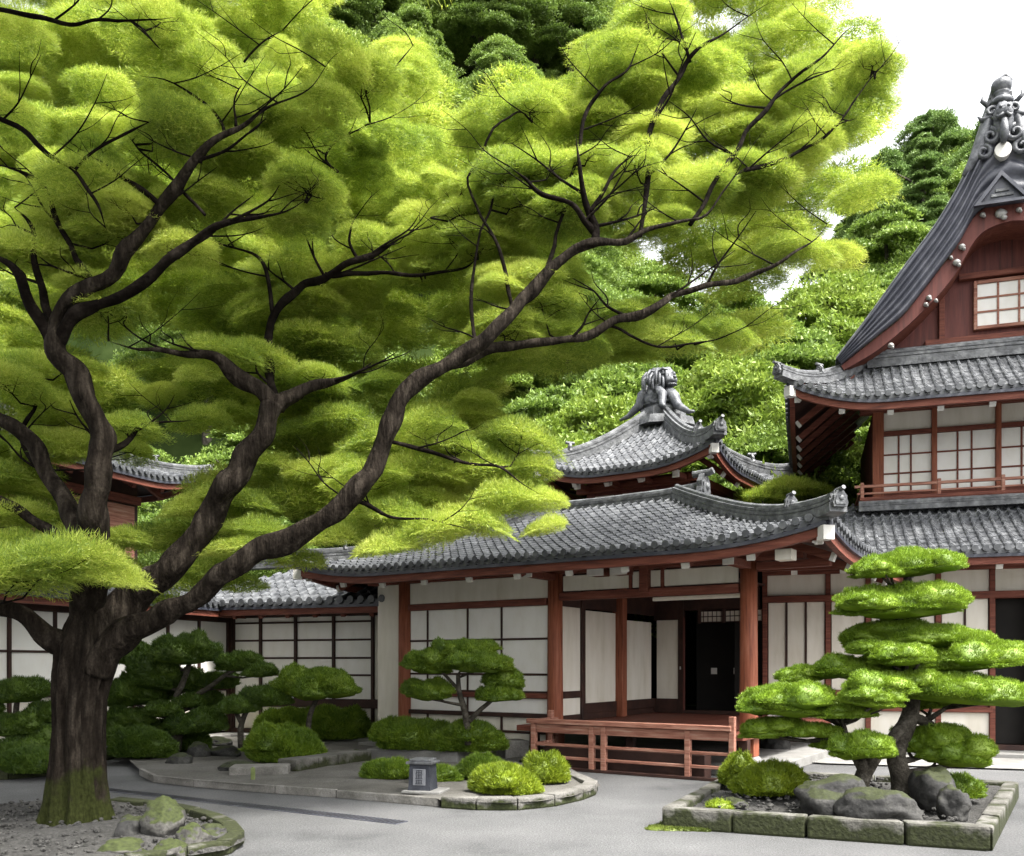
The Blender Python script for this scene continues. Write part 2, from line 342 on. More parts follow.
def hip_roof(parent, x0, x1, y0, y1, zE, rise, run, lift, Lc, faces='FRL', corners=('FL', 'FR'), over=1.3, conc=.4, raf=.9, caps=True, hips=1.0, rafters='F', pitch=.18, tips=True):
    W, D = x1-x0, y1-y0
    def zL(L):
        def zf(s, t):
            d = min(s, L-s); q = t/run
            lt = lift*max(0, 1-d/Lc)**2*max(0, 1-.9*t/run)
            return zE+rise*((1-conc)*q+conc*q*q)+lt
        return zf
    pos = {'F': lambda s, t: (x0+s, y0+t), 'R': lambda s, t: (x1-t, y0+s), 'B': lambda s, t: (x1-s, y1-t), 'L': lambda s, t: (x0+t, y1-s)}
    for f in faces:
        L = W if f in 'FB' else D; zf = zL(L); ps = pos[f]
        mb = MB(); tile_field(mb, L, min(run, 9), zf, ps, True, True, pitch); mb.obj('tile_field', M['tile'], parent, False)
        S = [L*i/40 for i in range(41)]
        # eave boards follow the curve of the eave
        a = MB(); a.sweep([(*ps(min(max(s, .05), L-.05), .05), zf(s, 0)-.075) for s in S], RECT(-.04, .05, -.05, .01)); a.obj('eave_batten', M['verge'], parent)
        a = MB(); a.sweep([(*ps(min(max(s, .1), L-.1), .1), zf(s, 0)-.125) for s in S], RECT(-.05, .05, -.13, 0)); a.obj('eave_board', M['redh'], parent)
        a = MB(); vs = []; T = [.1, over*.5, over]
        for s in S:
            for t in T:
                tt = min(t, max(min(s, L-s), .0)+.02); vs.append((*ps(s, tt), zf(s, tt)-.12))
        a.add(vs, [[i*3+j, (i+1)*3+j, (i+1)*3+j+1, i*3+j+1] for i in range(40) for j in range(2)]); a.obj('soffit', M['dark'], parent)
        if f in rafters:
            n = int((L-.3)/raf); st = (L-.3)/n
            for i in range(n+1):
                s = .15+st*i; tt = min(over, max(.35, min(s, L-s)+.3))
                e = min(max(s, .2), L-.2)
                A = Vector((*ps(e, .2), zf(e, 0)-.27)); B = Vector((*ps(e, tt), zf(e, tt)-.25))
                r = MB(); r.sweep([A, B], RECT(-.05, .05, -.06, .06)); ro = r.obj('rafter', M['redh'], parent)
                if caps:
                    dr = (A-B).normalized(); r = MB(); r.sweep([A+dr*.012, A-dr*.05], RECT(-.058, .058, -.068, .068)); r.obj('white_rafter_end', M['cap'], ro)
    cs = {'FL': (x0, y0, 1, 1), 'FR': (x1, y0, -1, 1), 'BR': (x1, y1, -1, -1), 'BL': (x0, y1, 1, -1)}
    for k in corners:
        cx, cy, dx, dy = cs[k]; zf = zL(max(W, D)*9); dm = min(run, W/2, D/2); pts = []
        for i in range(17):
            d = dm*i/16; pts.append((cx+dx*d, cy+dy*d, zf(d, d)+.06))
        e = Vector(pts[0])
        pts = [(e.x-dx*.16, e.y-dy*.16, e.z+.03)]+pts
        a = MB(); a.sweep(pts, prof(.68*hips, .66*hips)); hr = a.obj('hip_ridge', M['ridge'], parent, False)
        if tips:
            q = pts[0]; a = MB(); end_tile(a, (q[0]-dx*.03, q[1]-dy*.03, q[2]+.03), math.atan2(-dy, -dx), .42*hips); a.obj('ridge_end_tile', M['ridge'], hr)
            p4 = pts[max(2, int(6/max(dm, 1)))]
            a = MB(); end_tile(a, (p4[0]+dx*.5, p4[1]+dy*.5, p4[2]+.2*hips), math.atan2(-dy, -dx), .42*hips); a.obj('ridge_end_tile', M['ridge'], hr)
        # corner rafter under the hip
        z0 = zf(0, 0); a = MB(); dd = min(over*1.05, dm)
        a.sweep([(cx+dx*.12, cy+dy*.12, z0-.22), (cx+dx*dd, cy+dy*dd, zf(dd, dd)-.25)], RECT(-.09, .09, -.12, .1)); cr = a.obj('corner_rafter', M['redh'], parent)
        if caps:
            a = MB(); a.sweep([(cx+dx*.0, cy+dy*.0, z0-.235), (cx+dx*.13, cy+dy*.13, z0-.235)], RECT(-.085, .085, -.11, .09)); a.obj('white_rafter_end', M['cap'], cr)

def part(name, m, parent, *bxs):
    mb = MB()
    for b in bxs: mb.box(*b)
    return mb.obj(name, M[m], parent)
def shoji(parent, x0, x1, y, z0, z1, xs, zs, bar='dark', t=.035, paper='paper', name='shoji_screen'):
    o = part(name, paper, parent, (x0, x1, y, y+.04, z0, z1))
    mb = MB()
    for x in xs: mb.box(x-t/2, x+t/2, y-.025, y-.002, z0, z1)
    for z in zs: mb.box(x0, x1, y-.021, y-.0025, z-t/2, z+t/2)
    if xs or zs: mb.obj('lattice', M[bar], o)
    return o

# ------------------------------------------------------------------ ground, hill
gnd = MB()
gnd.add([(-400, -60, 0), (400, -60, 0), (400, 900, 0), (-400, 900, 0)], [[0, 1, 2, 3]])
tag(gnd.obj('ground', M['asphalt']), kind='structure')
def hill_h(X, Y):
    px = 512+F*X/max(Y, 1)
    pts = [(-2500, 30), (-300, 42), (300, 62), (560, 60), (650, 15), (700, 12), (800, 15), (865, 36), (960, 41), (1100, 42), (1500, 36), (4000, 20)]
    for (a, b), (c, d) in zip(pts, pts[1:]):
        if a <= px <= c: t = (px-a)/(c-a); H = b+(d-b)*(t*t*(3-2*t)); break
    else: H = 24
    q = min(1, max(0, (Y-29)/52)); return H*q*(1.35-.35*q)-.3
hb = MB(); nx, ny = 60, 24; V = []
for j in range(ny):
    Y = 28+j*4.0
    for i in range(nx): X = (-1.2+2.4*i/(nx-1))*Y*1.1; V.append((X, Y, hill_h(X, Y)+.5*mnoise.noise(Vector((X*.2, Y*.2, 0)))*(j > 1)))
hb.add(V, [[j*nx+i, j*nx+i+1, (j+1)*nx+i+1, (j+1)*nx+i] for j in range(ny-1) for i in range(nx-1)])
tag(hb.obj('hill', M['forest'], None, True), kind='structure')

# ------------------------------------------------------------------ MAIN HALL (porch, long tiled roof, roof turret)
MF = Frame(3.84, 14.6, -33.5)
hall = thing('temple_hall', 'red pillared hall with open entrance porch, long grey tiled roof and roof turret', 'building', (3.84, 14.6, 0), MF.a)
FL = .68
XL = -7.25
part('plinth', 'slab', hall, (XL-.8, .5, -.55, 6, 0, .16))
part('porch_floor', 'redh', hall, (-3.95, .2, -.85, 4.4, FL-.1, FL))
for x in (-3.7, -1.8, .15): part('floor_post', 'dark', hall, (x-.07, x+.07, -.7, -.56, .16, FL-.1))
part('porch_step', 'dark', hall, (-3.2, -.3, -1.15, -.87, .0, .36))
# round pillars with stone feet
for x, z0 in ((0, FL), (-3.65, FL), (XL, .16)):
    a = MB(); a.lathe(x, 0, [(.15, z0), (.15, z0+.02), (.142, 1.8), (.135, 3.46)], 24); p = a.obj('pillar', M['red'], hall, True)
    a = MB(); a.lathe(x, 0, [(.21, .16), (.21, .22), (.17, .27), (.14, .27)], 20); a.obj('pillar_base', M['slab'], p)
part('pillar_stump', 'red', hall, (-.13, .13, -.13, .13, .27, FL-.1)); part('pillar_stump', 'red', hall, (-3.78, -3.52, -.13, .13, .27, FL-.1))
# beams over porch and wall
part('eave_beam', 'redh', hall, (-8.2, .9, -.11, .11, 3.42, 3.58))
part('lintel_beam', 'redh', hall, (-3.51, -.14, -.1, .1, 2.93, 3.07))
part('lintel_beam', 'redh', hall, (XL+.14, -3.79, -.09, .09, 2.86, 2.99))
zt0, zt1 = 3.1, 3.38
xs = [-3.5, -2.1, -1.5, -.14]
for a, b in zip(xs, xs[1:]): part('transom_panel', 'plaster', hall, (a+.03, b-.03, -.02, .03, zt0, zt1))
for x in xs[1:3]: part('transom_post', 'redh', hall, (x-.03, x+.03, -.05, .05, 3.07, 3.42))
part('bracket_block', 'redh', hall, (-1.88, -1.72, -.16, .1, 2.99, 3.55))
part('transom_panel', 'plaster', hall, (-1.75, -.14, .11, .15, 2.86, 2.93))
part('transom_panel', 'plaster', hall, (XL+.14, -3.79, -.02, .03, 2.99, 3.42))
# shoji bay between the two left pillars
a, b = XL+.14, -3.79
xs = [MF.x(p) for p in (428, 468, 502)]
shoji(hall, a, b, 0.0, 1.22, 2.86, xs, [MF.z(470, 640), MF.z(470, 674), 1.24], 'dark', .04)
part('sill_rail', 'redh', hall, (a, b, -.06, .06, 1.12, 1.22))
shoji(hall, a, b, 0.0, .84, 1.12, [xs[1]], [], 'dark', .04)
part('sill_beam', 'dark', hall, (a, b, -.07, .07, .76, .84))
shoji(hall, a, b, 0.0, .2, .76, [xs[0], xs[2]], [.48], 'dark', .05, 'plaster', 'skirting_panel')
part('sill_beam', 'dark', hall, (a, b, -.07, .07, .16, .24))
# wall continuing left of the corner pillar
part('side_panel', 'plaster', hall, (-8.03, XL-.14, .02, .07, .5, 3.42))
part('sill_beam', 'dark', hall, (-8.03, XL-.14, -.04, .1, .4, .5))
# recessed entrance: receding side wall, inner post, back wall and dark doorway
yb = 4.37
part('side_wall_panel', 'plaster', hall, (-3.69, -3.65, .16, .95, 1.25, 2.85)); part('side_wall_panel', 'plaster', hall, (-3.69, -3.65, .16, .95, .8, 1.12))
part('side_wall_post', 'dark', hall, (-3.72, -3.6, .95, 1.08, FL, 3.2))
part('side_wall_panel', 'plaster', hall, (-3.69, -3.65, 1.08, 2.45, 1.0, 2.82)); part('side_wall_skirting', 'dark', hall, (-3.7, -3.64, .13, yb, FL, .8)); part('side_wall_skirting', 'dark', hall, (-3.7, -3.635, 1.08, yb, .8, 1.0)); part('side_wall_head', 'dark', hall, (-3.7, -3.64, .16, yb, 2.85, 3.4)); part('side_wall_rail', 'dark', hall, (-3.7, -3.63, .16, .95, 1.12, 1.25))
part('inner_post', 'red', hall, (-3.74, -3.5, 2.47, 2.68, FL, 3.4))
part('side_wall_panel', 'plaster', hall, (-3.69, -3.65, 2.75, 4.2, 1.0, 2.7))
dx0, dx1 = -2.95, -1.2
part('back_wall_panel', 'plaster', hall, (-3.6, -3.08, yb, yb+.04, 1.0, 2.75)); part('back_wall_post', 'dark', hall, (-3.08, -2.95, yb-.03, yb+.1, FL, 3.4)); part('back_wall_skirting', 'dark', hall, (-3.66, -3.08, yb-.02, yb+.05, FL, 1.0)); part('back_wall_head', 'dark', hall, (-3.66, -3.08, yb-.02, yb+.05, 2.75, 3.4))
part('door_rail', 'board', hall, (-2.95, -2.91, yb-.05, yb-.03, FL, 2.8)); part('handle', 'metal', hall, (-3.03, -3.0, yb-.06, yb-.03, 1.65, 1.72))
part('door_head', 'dark', hall, (dx0, -1.25, yb-.03, yb+.1, 2.95, 3.4))
lt = part('lattice_transom', 'plaster', hall, (dx0+.35, dx1-.02, yb+.02, yb+.05, 2.68, 2.93))
a = MB()
for i in range(14): a.box(dx0+.35+i*.1, dx0+.362+i*.1, yb, yb+.018, 2.68, 2.93)
for i in range(3): a.box(dx0+.35, dx1-.02, yb-.002, yb+.012, 2.67+i*.12, 2.69+i*.12)
for i in range(3): a.box(dx0+.33+i*.55, dx0+.4+i*.55, yb-.02, yb+.03, 2.66, 2.95)
a.obj('lattice', M['dark'], lt)
part('door_threshold', 'dark', hall, (dx0, -1.25, yb-.05, yb+.1, FL, FL+.08))
# the dark room behind
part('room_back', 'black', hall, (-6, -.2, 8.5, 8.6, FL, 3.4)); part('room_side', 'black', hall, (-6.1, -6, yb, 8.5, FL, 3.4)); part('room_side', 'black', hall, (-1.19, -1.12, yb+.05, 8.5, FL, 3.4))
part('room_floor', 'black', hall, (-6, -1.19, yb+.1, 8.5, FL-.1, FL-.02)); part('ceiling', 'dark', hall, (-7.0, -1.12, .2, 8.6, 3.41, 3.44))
nx_, nz_ = MF.at(714, 671, 5.2); part('white_notice', 'paper', hall, (nx_-.07, nx_+.07, 5.2, 5.21, nz_-.07, nz_+.07))
nx_, nz_ = MF.at(737, 671, 5.2); part('white_notice', 'paper', hall, (nx_-.08, nx_+.08, 5.2, 5.21, nz_-.07, nz_+.07))
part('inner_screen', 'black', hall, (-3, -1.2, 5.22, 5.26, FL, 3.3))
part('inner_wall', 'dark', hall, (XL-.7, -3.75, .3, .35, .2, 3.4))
# bracket arms and hanging hooks under the right corner of the eave
part('bracket_arm', 'redh', hall, (-.08, .08, -.95, -.11, 3.3, 3.42)); part('bracket_arm', 'redh', hall, (.14, 1.3, -.07, .07, 3.28, 3.4))
part('bracket_arm', 'redh', hall, (-3.73, -3.57, -.95, -.11, 3.3, 3.42))
for x in (.0, -3.65): part('white_bracket_end', 'cap', hall, (x-.088, x+.088, -.97, -.93, 3.29, 3.43))
for x in (-2.6, -2.15): part('white_bracket_end', 'cap', hall, (x-.16, x+.16, -.42, -.38, 3.3, 3.44)); part('bracket_arm', 'redh', hall, (x-.14, x+.14, -.38, -.11, 3.31, 3.43))
part('corner_bracket', 'plaster', hall, (.75, 1.0, -1.05, -.8, 3.3, 3.46))
# roofs
hip_roof(hall, -9.05, 1.62, -1.4, 6.6, 3.58, 1.52, 4.0, .27, 2.2, 'FRL', ('FL', 'FR', 'BR', 'BL'), 1.3, .25, .95, True, 1.15, 'FRL')
rx0, rx1 = -5.0, -1.95
mb = MB(); mb.sweep([(-6.0, 2.6, 5.0), (-4, 2.6, 4.98), (-2.6, 2.6, 5.0), (rx1+.1, 2.6, 5.06)], prof(1.0, 1.05)); rg = mb.obj('main_ridge', M['ridge'], hall)
mb = MB(); end_tile(mb, (rx1+.15, 2.6, 5.15), 0, 1.05); mb.obj('ridge_end_tile', M['ridge'], rg)
# turret
tx0, tx1, ty0, ty1 = -6.9, -2.25, 4.45, 9.4
part('turret_wall', 'board', hall, (tx0+.95, tx1-.95, ty0+.95, ty1-.95, 4.6, 6.25))
part('turret_beam', 'redh', hall, (tx0+.75, tx1-.75, ty0+.78, ty0+.94, 5.98, 6.16)); part('turret_beam', 'redh', hall, (tx1-.94, tx1-.78, ty0+.75, ty1-.75, 5.98, 6.16))
part('turret_beam', 'redh', hall, (tx0+.9, tx1-.9, ty0+.86, ty0+.95, 5.3, 5.42))
for i in range(4): x = tx0+1.2+i*.75; part('turret_window', 'plaster', hall, (x, x+.5, ty0+.925, ty0+.945, 5.55, 5.9))
for i in range(4):
    x = tx0+1.05+i*.85; p = part('turret_bracket', 'redh', hall, (x-.07, x+.07, ty0+.3, ty0+.78, 6.02, 6.14)); part('white_bracket_end', 'cap', p, (x-.085, x+.085, ty0+.28, ty0+.32, 6.0, 6.16))
hip_roof(hall, tx0, tx1, ty0, ty1, 6.3, 1.8, 2.32, .42, 1.8, 'FRL', ('FL', 'FR', 'BR', 'BL'), .95, .35, .8, True, 1.35, 'FR')
cx, cy = (tx0+tx1)/2, (ty0+ty1)/2
mb = MB(); mb.lathe(cx, cy, [(.85, 7.75), (.8, 7.95), (.62, 8.0), (.6, 8.2), (.45, 8.25), (.42, 8.42), (.3, 8.45)], 8)
mb.box(cx-.5, cx+.5, cy-.28, cy+.28, 8.05, 8.3)
fin = mb.obj('finial_base', M['ridge'], hall)
mb = MB()
mb.blob((cx-.1, cy-.08, 8.5), (.4, .34, .42), .16, 2.2, 3, 4); mb.blob((cx+.06, cy-.12, 8.98), (.31, .29, .29), .14, 2.4, 5, 4)
mb.blob((cx-.16, cy-.02, 9.12), (.27, .27, .2), .22, 3, 6, 4); mb.blob((cx+.3, cy-.22, 8.87), (.17, .17, .12), .1, 2, 8); mb.blob((cx+.34, cy-.24, 8.76), (.13, .13, .05), .1, 2, 9)
mb.blob((cx+.16, cy-.37, 9.05), (.06, .05, .06), .05, 1, 1, 2); mb.blob((cx+.33, cy-.1, 9.07), (.05, .05, .06), .05, 1, 2, 2); mb.blob((cx+.44, cy-.3, 8.93), (.05, .05, .04), .05, 1, 3, 2)
for k in range(20):      # curled mane and brow
    a_ = 1.9+k*.2; mx, my = cx-.05+math.cos(a_)*.33, cy-.1+math.sin(a_)*.3; z_ = 9.18-.09*(k % 3)
    mb.tube([(mx, my, z_), (mx+math.cos(a_)*.1, my+math.sin(a_)*.1, z_-.12), (mx+math.cos(a_)*.12, my+math.sin(a_)*.12, z_-.3), (mx+math.cos(a_)*.04, my+math.sin(a_)*.04, z_-.42)], [.03, .038, .032, .012], 7)
mb.tube([(cx+.05, cy-.38, 9.1), (cx+.18, cy-.42, 9.15), (cx+.28, cy-.36, 9.12)], [.03, .04, .02], 6)
mb.tube([(cx-.3, cy-.2, 8.8), (cx-.45, cy-.3, 8.6), (cx-.5, cy-.34, 8.35), (cx-.78, cy-.4, 8.1), (cx-1.0, cy-.45, 8.02)], [.1, .13, .12, .07, .03], 8)
mb.tube([(cx+.25, cy-.2, 8.6), (cx+.45, cy-.36, 8.42), (cx+.6, cy-.46, 8.15), (cx+.95, cy-.6, 7.9), (cx+1.1, cy-.66, 7.88)], [.15, .14, .11, .06, .03], 8)
mb.tube([(cx+.0, cy-.38, 8.72), (cx+.2, cy-.48, 8.5), (cx+.22, cy-.56, 8.2), (cx+.32, cy-.66, 8.12)], [.1, .12, .09, .05], 8)
mb.tube([(cx-.25, cy-.35, 8.5), (cx-.1, cy-.42, 8.35), (cx+.1, cy-.42, 8.32)], [.04, .05, .03], 7)
for zz_ in (8.12, 8.22, 8.34): mb.tube([(cx-.5, cy-.3, zz_), (cx, cy-.42, zz_+.03), (cx+.48, cy-.34, zz_)], .035, 6)
mb.obj('beast_finial', M['statue'], hall, True)
# small ball-and-post finial on the far side of the roof
fx, fz = MF.at(586, 428, 8.5)
mb = MB(); mb.lathe(fx, 8.5, [(.14, fz-1.2), (.12, fz-.3), (.18, fz-.25), (.1, fz-.12), (.16, fz), (.1, fz+.12), (.03, fz+.2)], 12); mb.obj('post_finial', M['ridge'], hall, True)

# ------------------------------------------------------------------ porch railing (stands free in front of the porch)
rail = thing('porch_railing', 'low weathered red wooden railing standing in front of the entrance porch', 'railing', (3.84, 14.6, 0), MF.a)
rx0, rx1, ry = -3.28, .2, -1.32
def rpost(x, y, z1): return part('post', 'rail', rail, (x-.045, x+.045, y-.045, y+.045, 0, z1))
for x, h in ((rx0, .8), (MF.x(592, ry), .76), (MF.x(604, ry), .76), (MF.x(688, ry), .78), (rx1, .98)): rpost(x, ry, h)
rpost(rx0, ry+.55, .96); rpost(rx0, -.62, .74)
part('handrail', 'rail', rail, (rx0-.12, rx1, ry-.07, ry+.07, .76, .84)); part('handrail', 'rail', rail, (rx0-.06, rx0+.06, ry+.071, -.6, .765, .83))
part('upper_board', 'rail', rail, (rx0+.05, rx1-.05, ry-.02, ry+.02, .61, .755))
part('rail_bar', 'rail', rail, (rx0+.05, rx1-.05, ry-.03, ry+.03, .39, .44)); part('rail_bar', 'rail', rail, (rx0+.05, rx1-.05, ry-.03, ry+.03, .18, .23))
part('rail_bar', 'rail', rail, (rx0-.03, rx0+.03, ry+.06, -.6, .37, .44)); part('foot_beam', 'dark', rail, (rx0-.1, rx1+.05, ry-.06, ry+.06, .0, .05))

# ------------------------------------------------------------------ RIGHT BUILDING (two storeys, tall curved gable)
RF = Frame(5.26, 18.9, -18.1)
rb = thing('gabled_hall', 'two storey hall with paper screens, grey tiled eaves and a tall curved gable', 'building', (5.26, 18.9, 0), RF.a)
XR = 10.5
part('plinth', 'slab', rb, (-.2, XR, -.9, 1.0, 0, .1))
part('core_wall', 'black', rb, (-.6, XR, .35, .45, .05, 4.2))
zb = 3.05
ps = [.05, RF.x(828), RF.x(868), RF.x(938), RF.x(992), RF.x(1030), 7.2, 8.6, 10.2]
part('lintel_beam', 'redh', rb, (0, XR, -.1, .1, zb, zb+.14)); part('top_beam', 'redh', rb, (0, XR, -.09, .11, 3.62, 3.78))
part('sill_beam', 'redh', rb, (0, ps[4], -.08, .1, 1.1, 1.24)); part('ground_sill', 'dark', rb, (0, XR, -.09, .1, .1, .2)); part('sill_beam', 'redh', rb, (ps[5], XR, -.08, .1, 1.1, 1.24))
part('sill_beam', 'redh', rb, (0, ps[4], -.08, .1, .82, .92))
for x in ps: part('post', 'redh', rb, (x-.05, x+.05, -.06, .12, .2, 3.62))
for i, (a, b) in enumerate(zip(ps, ps[1:])):
    part('transom_panel', 'plaster', rb, (a+.05, b-.05, .0, .04, zb+.14, 3.62))
    if i == 4:
        part('dark_doorway', 'black', rb, (a+.05, b-.05, .2, .25, .2, zb)); continue
    n = 3 if i == 0 else 1 if b-a < .9 else 2
    for j in range(n):
        u0 = a+.05+(b-a-.1)*j/n; u1 = a+.05+(b-a-.1)*(j+1)/n
        part('wall_panel', 'plaster', rb, (u0+.018, u1-.018, 0, .04, 1.24, zb))
        if j: part('panel_bar', 'dark', rb, (u0-.02, u0+.02, -.03, .05, 1.24, zb))
    part('skirting_panel', 'plaster', rb, (a+.05, b-.05, 0, .04, .2, .82)); part('skirting_board', 'board', rb, (a+.05, b-.05, 0.01, .03, .92, 1.1))
# first-storey roof
hip_roof(rb, -2.2, XR+2, -1.3, 8, 3.85, 1.32, 2.42, .0, 1, 'F', (), 1.3, .2, .85, True, 1, 'F')
# second storey
y2 = 1.12; sx = RF.x(875, y2)
part('upper_core', 'black', rb, (sx+.1, XR, y2+.15, 7, 5.0, 7.5))
part('upper_side_wall', 'board', rb, (sx+.02, sx+.08, y2+.1, 7, 5.0, 7.4))
post_x = [sx+.06, RF.x(934, y2), RF.x(998, y2), RF.x(1062, y2), RF.x(1126, y2), 8.5, 9.8]
for i, x in enumerate(post_x): part('upper_post', 'red', rb, (x-(.11 if i == 0 else .05), x+(.11 if i == 0 else .05), y2-.1, y2+.12, 5.15, 7.3))
zs0, zs1 = 5.42, 6.62
part('upper_beam', 'redh', rb, (sx, XR, y2-.07, y2+.1, zs1+.002, zs1+.1)); part('upper_beam', 'redh', rb, (sx-.3, XR, y2-.12, y2+.12, 7.12, 7.32))
part('upper_sill', 'redh', rb, (sx, XR, y2-.08, y2+.1, 5.3, zs0))
for a, b in zip(post_x, post_x[1:]):
    a += .05; b -= .05; wd = b-a
    shoji(rb, a, b, y2, zs0, zs1, [a+wd*.36, a+wd*.6], [zs0+(zs1-zs0)*k/3 for k in (1, 2)], 'redh', .035)
    part('upper_transom', 'plaster', rb, (a, b, y2, y2+.04, zs1+.1, 7.12))
# balcony rail round the upper storey
by = y2-.42; bx = sx-.28
part('balcony_floor', 'redh', rb, (bx, XR, by-.05, y2-.1, 5.13, 5.2))
part('balcony_rail', 'rail', rb, (bx-.15, XR, by-.03, by+.03, 5.47, 5.53)); part('balcony_rail', 'rail', rb, (bx-.1, XR, by-.025, by+.025, 5.33, 5.37)); part('balcony_rail', 'redh', rb, (bx-.05, XR, by-.045, by+.045, 5.2, 5.27))
part('balcony_rail', 'rail', rb, (bx-.03, bx+.03, by+.03, 5, 5.47, 5.53)); part('balcony_rail', 'redh', rb, (bx-.045, bx+.045, by+.05, 5, 5.2, 5.27))
for x in (bx, RF.x(939, by), RF.x(1003, by), 6.6, 8): part('balcony_post', 'rail', rb, (x-.035, x+.035, by-.04, by+.04, 5.2, 5.58))
mb = MB(); mb.sweep([(sx-.35, y2-.5, 5.02), (XR, y2-.5, 5.02)], prof(.7, .55)); mb.obj('roof_top_ridge', M['ridge'], rb)
# second-storey roof
hip_roof(rb, .5, XR+3, -.5, 9, 7.05, 1.6, 2.1, .5, 1.9, 'FL', ('FL',), 1.6, .3, .85, True, 1.1, 'FL')
mb = MB(); mb.sweep([(2.1, 1.0, 8.14), (XR, 1.0, 8.14)], prof(1.2, 1.0)); rg = mb.obj('upper_ridge', M['ridge'], rb); mb = MB(); end_tile(mb, (2.05, 1.0, 8.16), math.pi, .7); mb.obj('ridge_end_tile', M['ridge'], rg)
# the great gable: outline measured on its left half, mirrored about its centre
YG = .35; GX = RF.x(1001, YG)
def curve(pts, y, n=28):
    q = [Vector((*RF.at(px, py, y), 0)) for px, py in pts]
    d = [0]
    for a, b in zip(q, q[1:]): d.append(d[-1]+(b-a).length)
    out = []
    for i in range(n+1):
        t = d[-1]*i/n; k = max(j for j in range(len(d)) if d[j] <= t+1e-9); k = min(k, len(q)-2)
        u = (t-d[k])/(d[k+1]-d[k]); out.append(q[k].lerp(q[k+1], u))
    for _ in range(2):
        out = [out[0]]+[(out[i-1]+out[i]*2+out[i+1])/4 for i in range(1, n)]+[out[n]]
    return [(p.x, p.y) for p in out]
OUT = curve([(836, 360), (867, 320), (902, 271), (937, 225), (961, 184), (978, 146), (989, 117), (1001, 96)], YG)
MID = curve([(841, 365), (872, 340), (903, 316), (937, 272), (961, 240), (975, 212), (988, 203), (1013, 200)], YG)
INN = curve([(844, 369), (876, 351), (910, 323), (941, 292), (958, 270), (976, 236), (989, 225), (1013, 219)], YG)
def mirror(cv): return cv+[(2*GX-x, z) for x, z in cv[-2::-1]]
OUT = mirror(OUT); GX0 = GX; GX = RF.x(1013, YG); MID, INN = mirror(MID), mirror(INN); GX = GX0
NS = 5; mb = MB(); vs = []
for (ox, oz), (mx, mz) in zip(OUT, MID):
    for j in range(NS*6+1):
        t = j/(NS*6); bump = abs(math.sin(math.pi*t*NS)); yy = YG-.02-.09*bump-.05*(1-t)
        vs.append((ox+(mx-ox)*t, yy, oz+(mz-oz)*t))
m_ = NS*6+1; mb.add(vs, [[i*m_+j, (i+1)*m_+j, (i+1)*m_+j+1, i*m_+j+1] for i in range(len(OUT)-1) for j in range(m_-1)])
mb.obj('gable_verge', M['verge'], rb, True)
def strip(cv, y0, y1): return [(x, y0, z) for x, z in cv]+[(x, y1, z) for x, z in cv], [[i, i+1, len(cv)+i+1, len(cv)+i] for i in range(len(cv)-1)]
mb = MB(); vs = []; n = len(OUT); rows = []
yy = YG-.1; k = 0
prof_y = []
while yy < 8.5:
    for u, h in zip(US, HS): prof_y.append((yy+u*.3, h))
    yy += .3
for x, z in OUT:
    for y, h in prof_y: vs.append((x, y, z+h*.8))
m_ = len(prof_y); mb.add(vs, [[i*m_+j, (i+1)*m_+j, (i+1)*m_+j+1, i*m_+j+1] for i in range(n-1) for j in range(m_-1)]); mb.obj('gable_roof_tiles', M['tile'], rb)
def thick(a, b, y0, y1):
    mb = MB(); n = len(a)
    vs = [(x, y0, z) for x, z in a]+[(x, y0, z) for x, z in b]+[(x, y1, z) for x, z in a]+[(x, y1, z) for x, z in b]
    fs = []
    for i in range(n-1):
        fs += [[i, i+1, n+i+1, n+i], [n+i, n+i+1, 3*n+i+1, 3*n+i], [2*n+i+1, 2*n+i, 3*n+i, 3*n+i+1], [i+1, i, 2*n+i, 2*n+i+1]]
    return mb.add(vs, fs)
thick(MID, INN, YG+.06, YG+.2).obj('bargeboard', M['board'], rb)
INN2 = [(x+(GX-x)*.05, z-.12) for x, z in INN]
mb = MB(); mb.add(*strip(INN, YG+.2, 1.35)); mb.obj('gable_soffit', M['redh'], rb)
# dark panel with a small triangular vent at the top of the gable
k0 = 21
pan = [(x, z) for x, z in MID[k0:len(MID)-k0]]; 
tri = [RF.at(979, 205, YG-.12), RF.at(1001, 176, YG-.12)]; tri = [tri[0], tri[1], (2*GX-tri[0][0], tri[0][1])]
def ins(k): c = (GX, sum(p[1] for p in tri)/3); return [(c[0]+(x-c[0])*k, c[1]+(z-c[1])*k) for x, z in tri]
mb = MB(); mb.prism(ins(1), 'y', YG-.12, YG+.05); pv = mb.obj('gable_vent', M['verge'], rb)
mb = MB(); o_, i_ = ins(1.25), ins(.95)
for q in range(3):
    r = (q+1) % 3; mb.prism([o_[q], o_[r], i_[r], i_[q]], 'y', YG-.2, YG-.121)
mb.obj('vent_frame', M['verge'], pv)
mb = MB()
for k in (.35, .6): z = tri[0][1]+(tri[1][1]-tri[0][1])*k*.75; hw = (GX-tri[0][0])*(1-k)*.75; mb.box(GX-hw, GX+hw, YG-.145, YG-.121, z-.03, z+.03)
mb.obj('vent_slat', M['ridge'], pv)
dx_, dz_ = RF.at(995, 151, YG-.2); dx_ = GX
mb = MB(); mb.tube([(dx_, YG-.22, dz_), (dx_, YG-.05, dz_)], .15, 24); mb.obj('white_disc', M['cap'], rb)
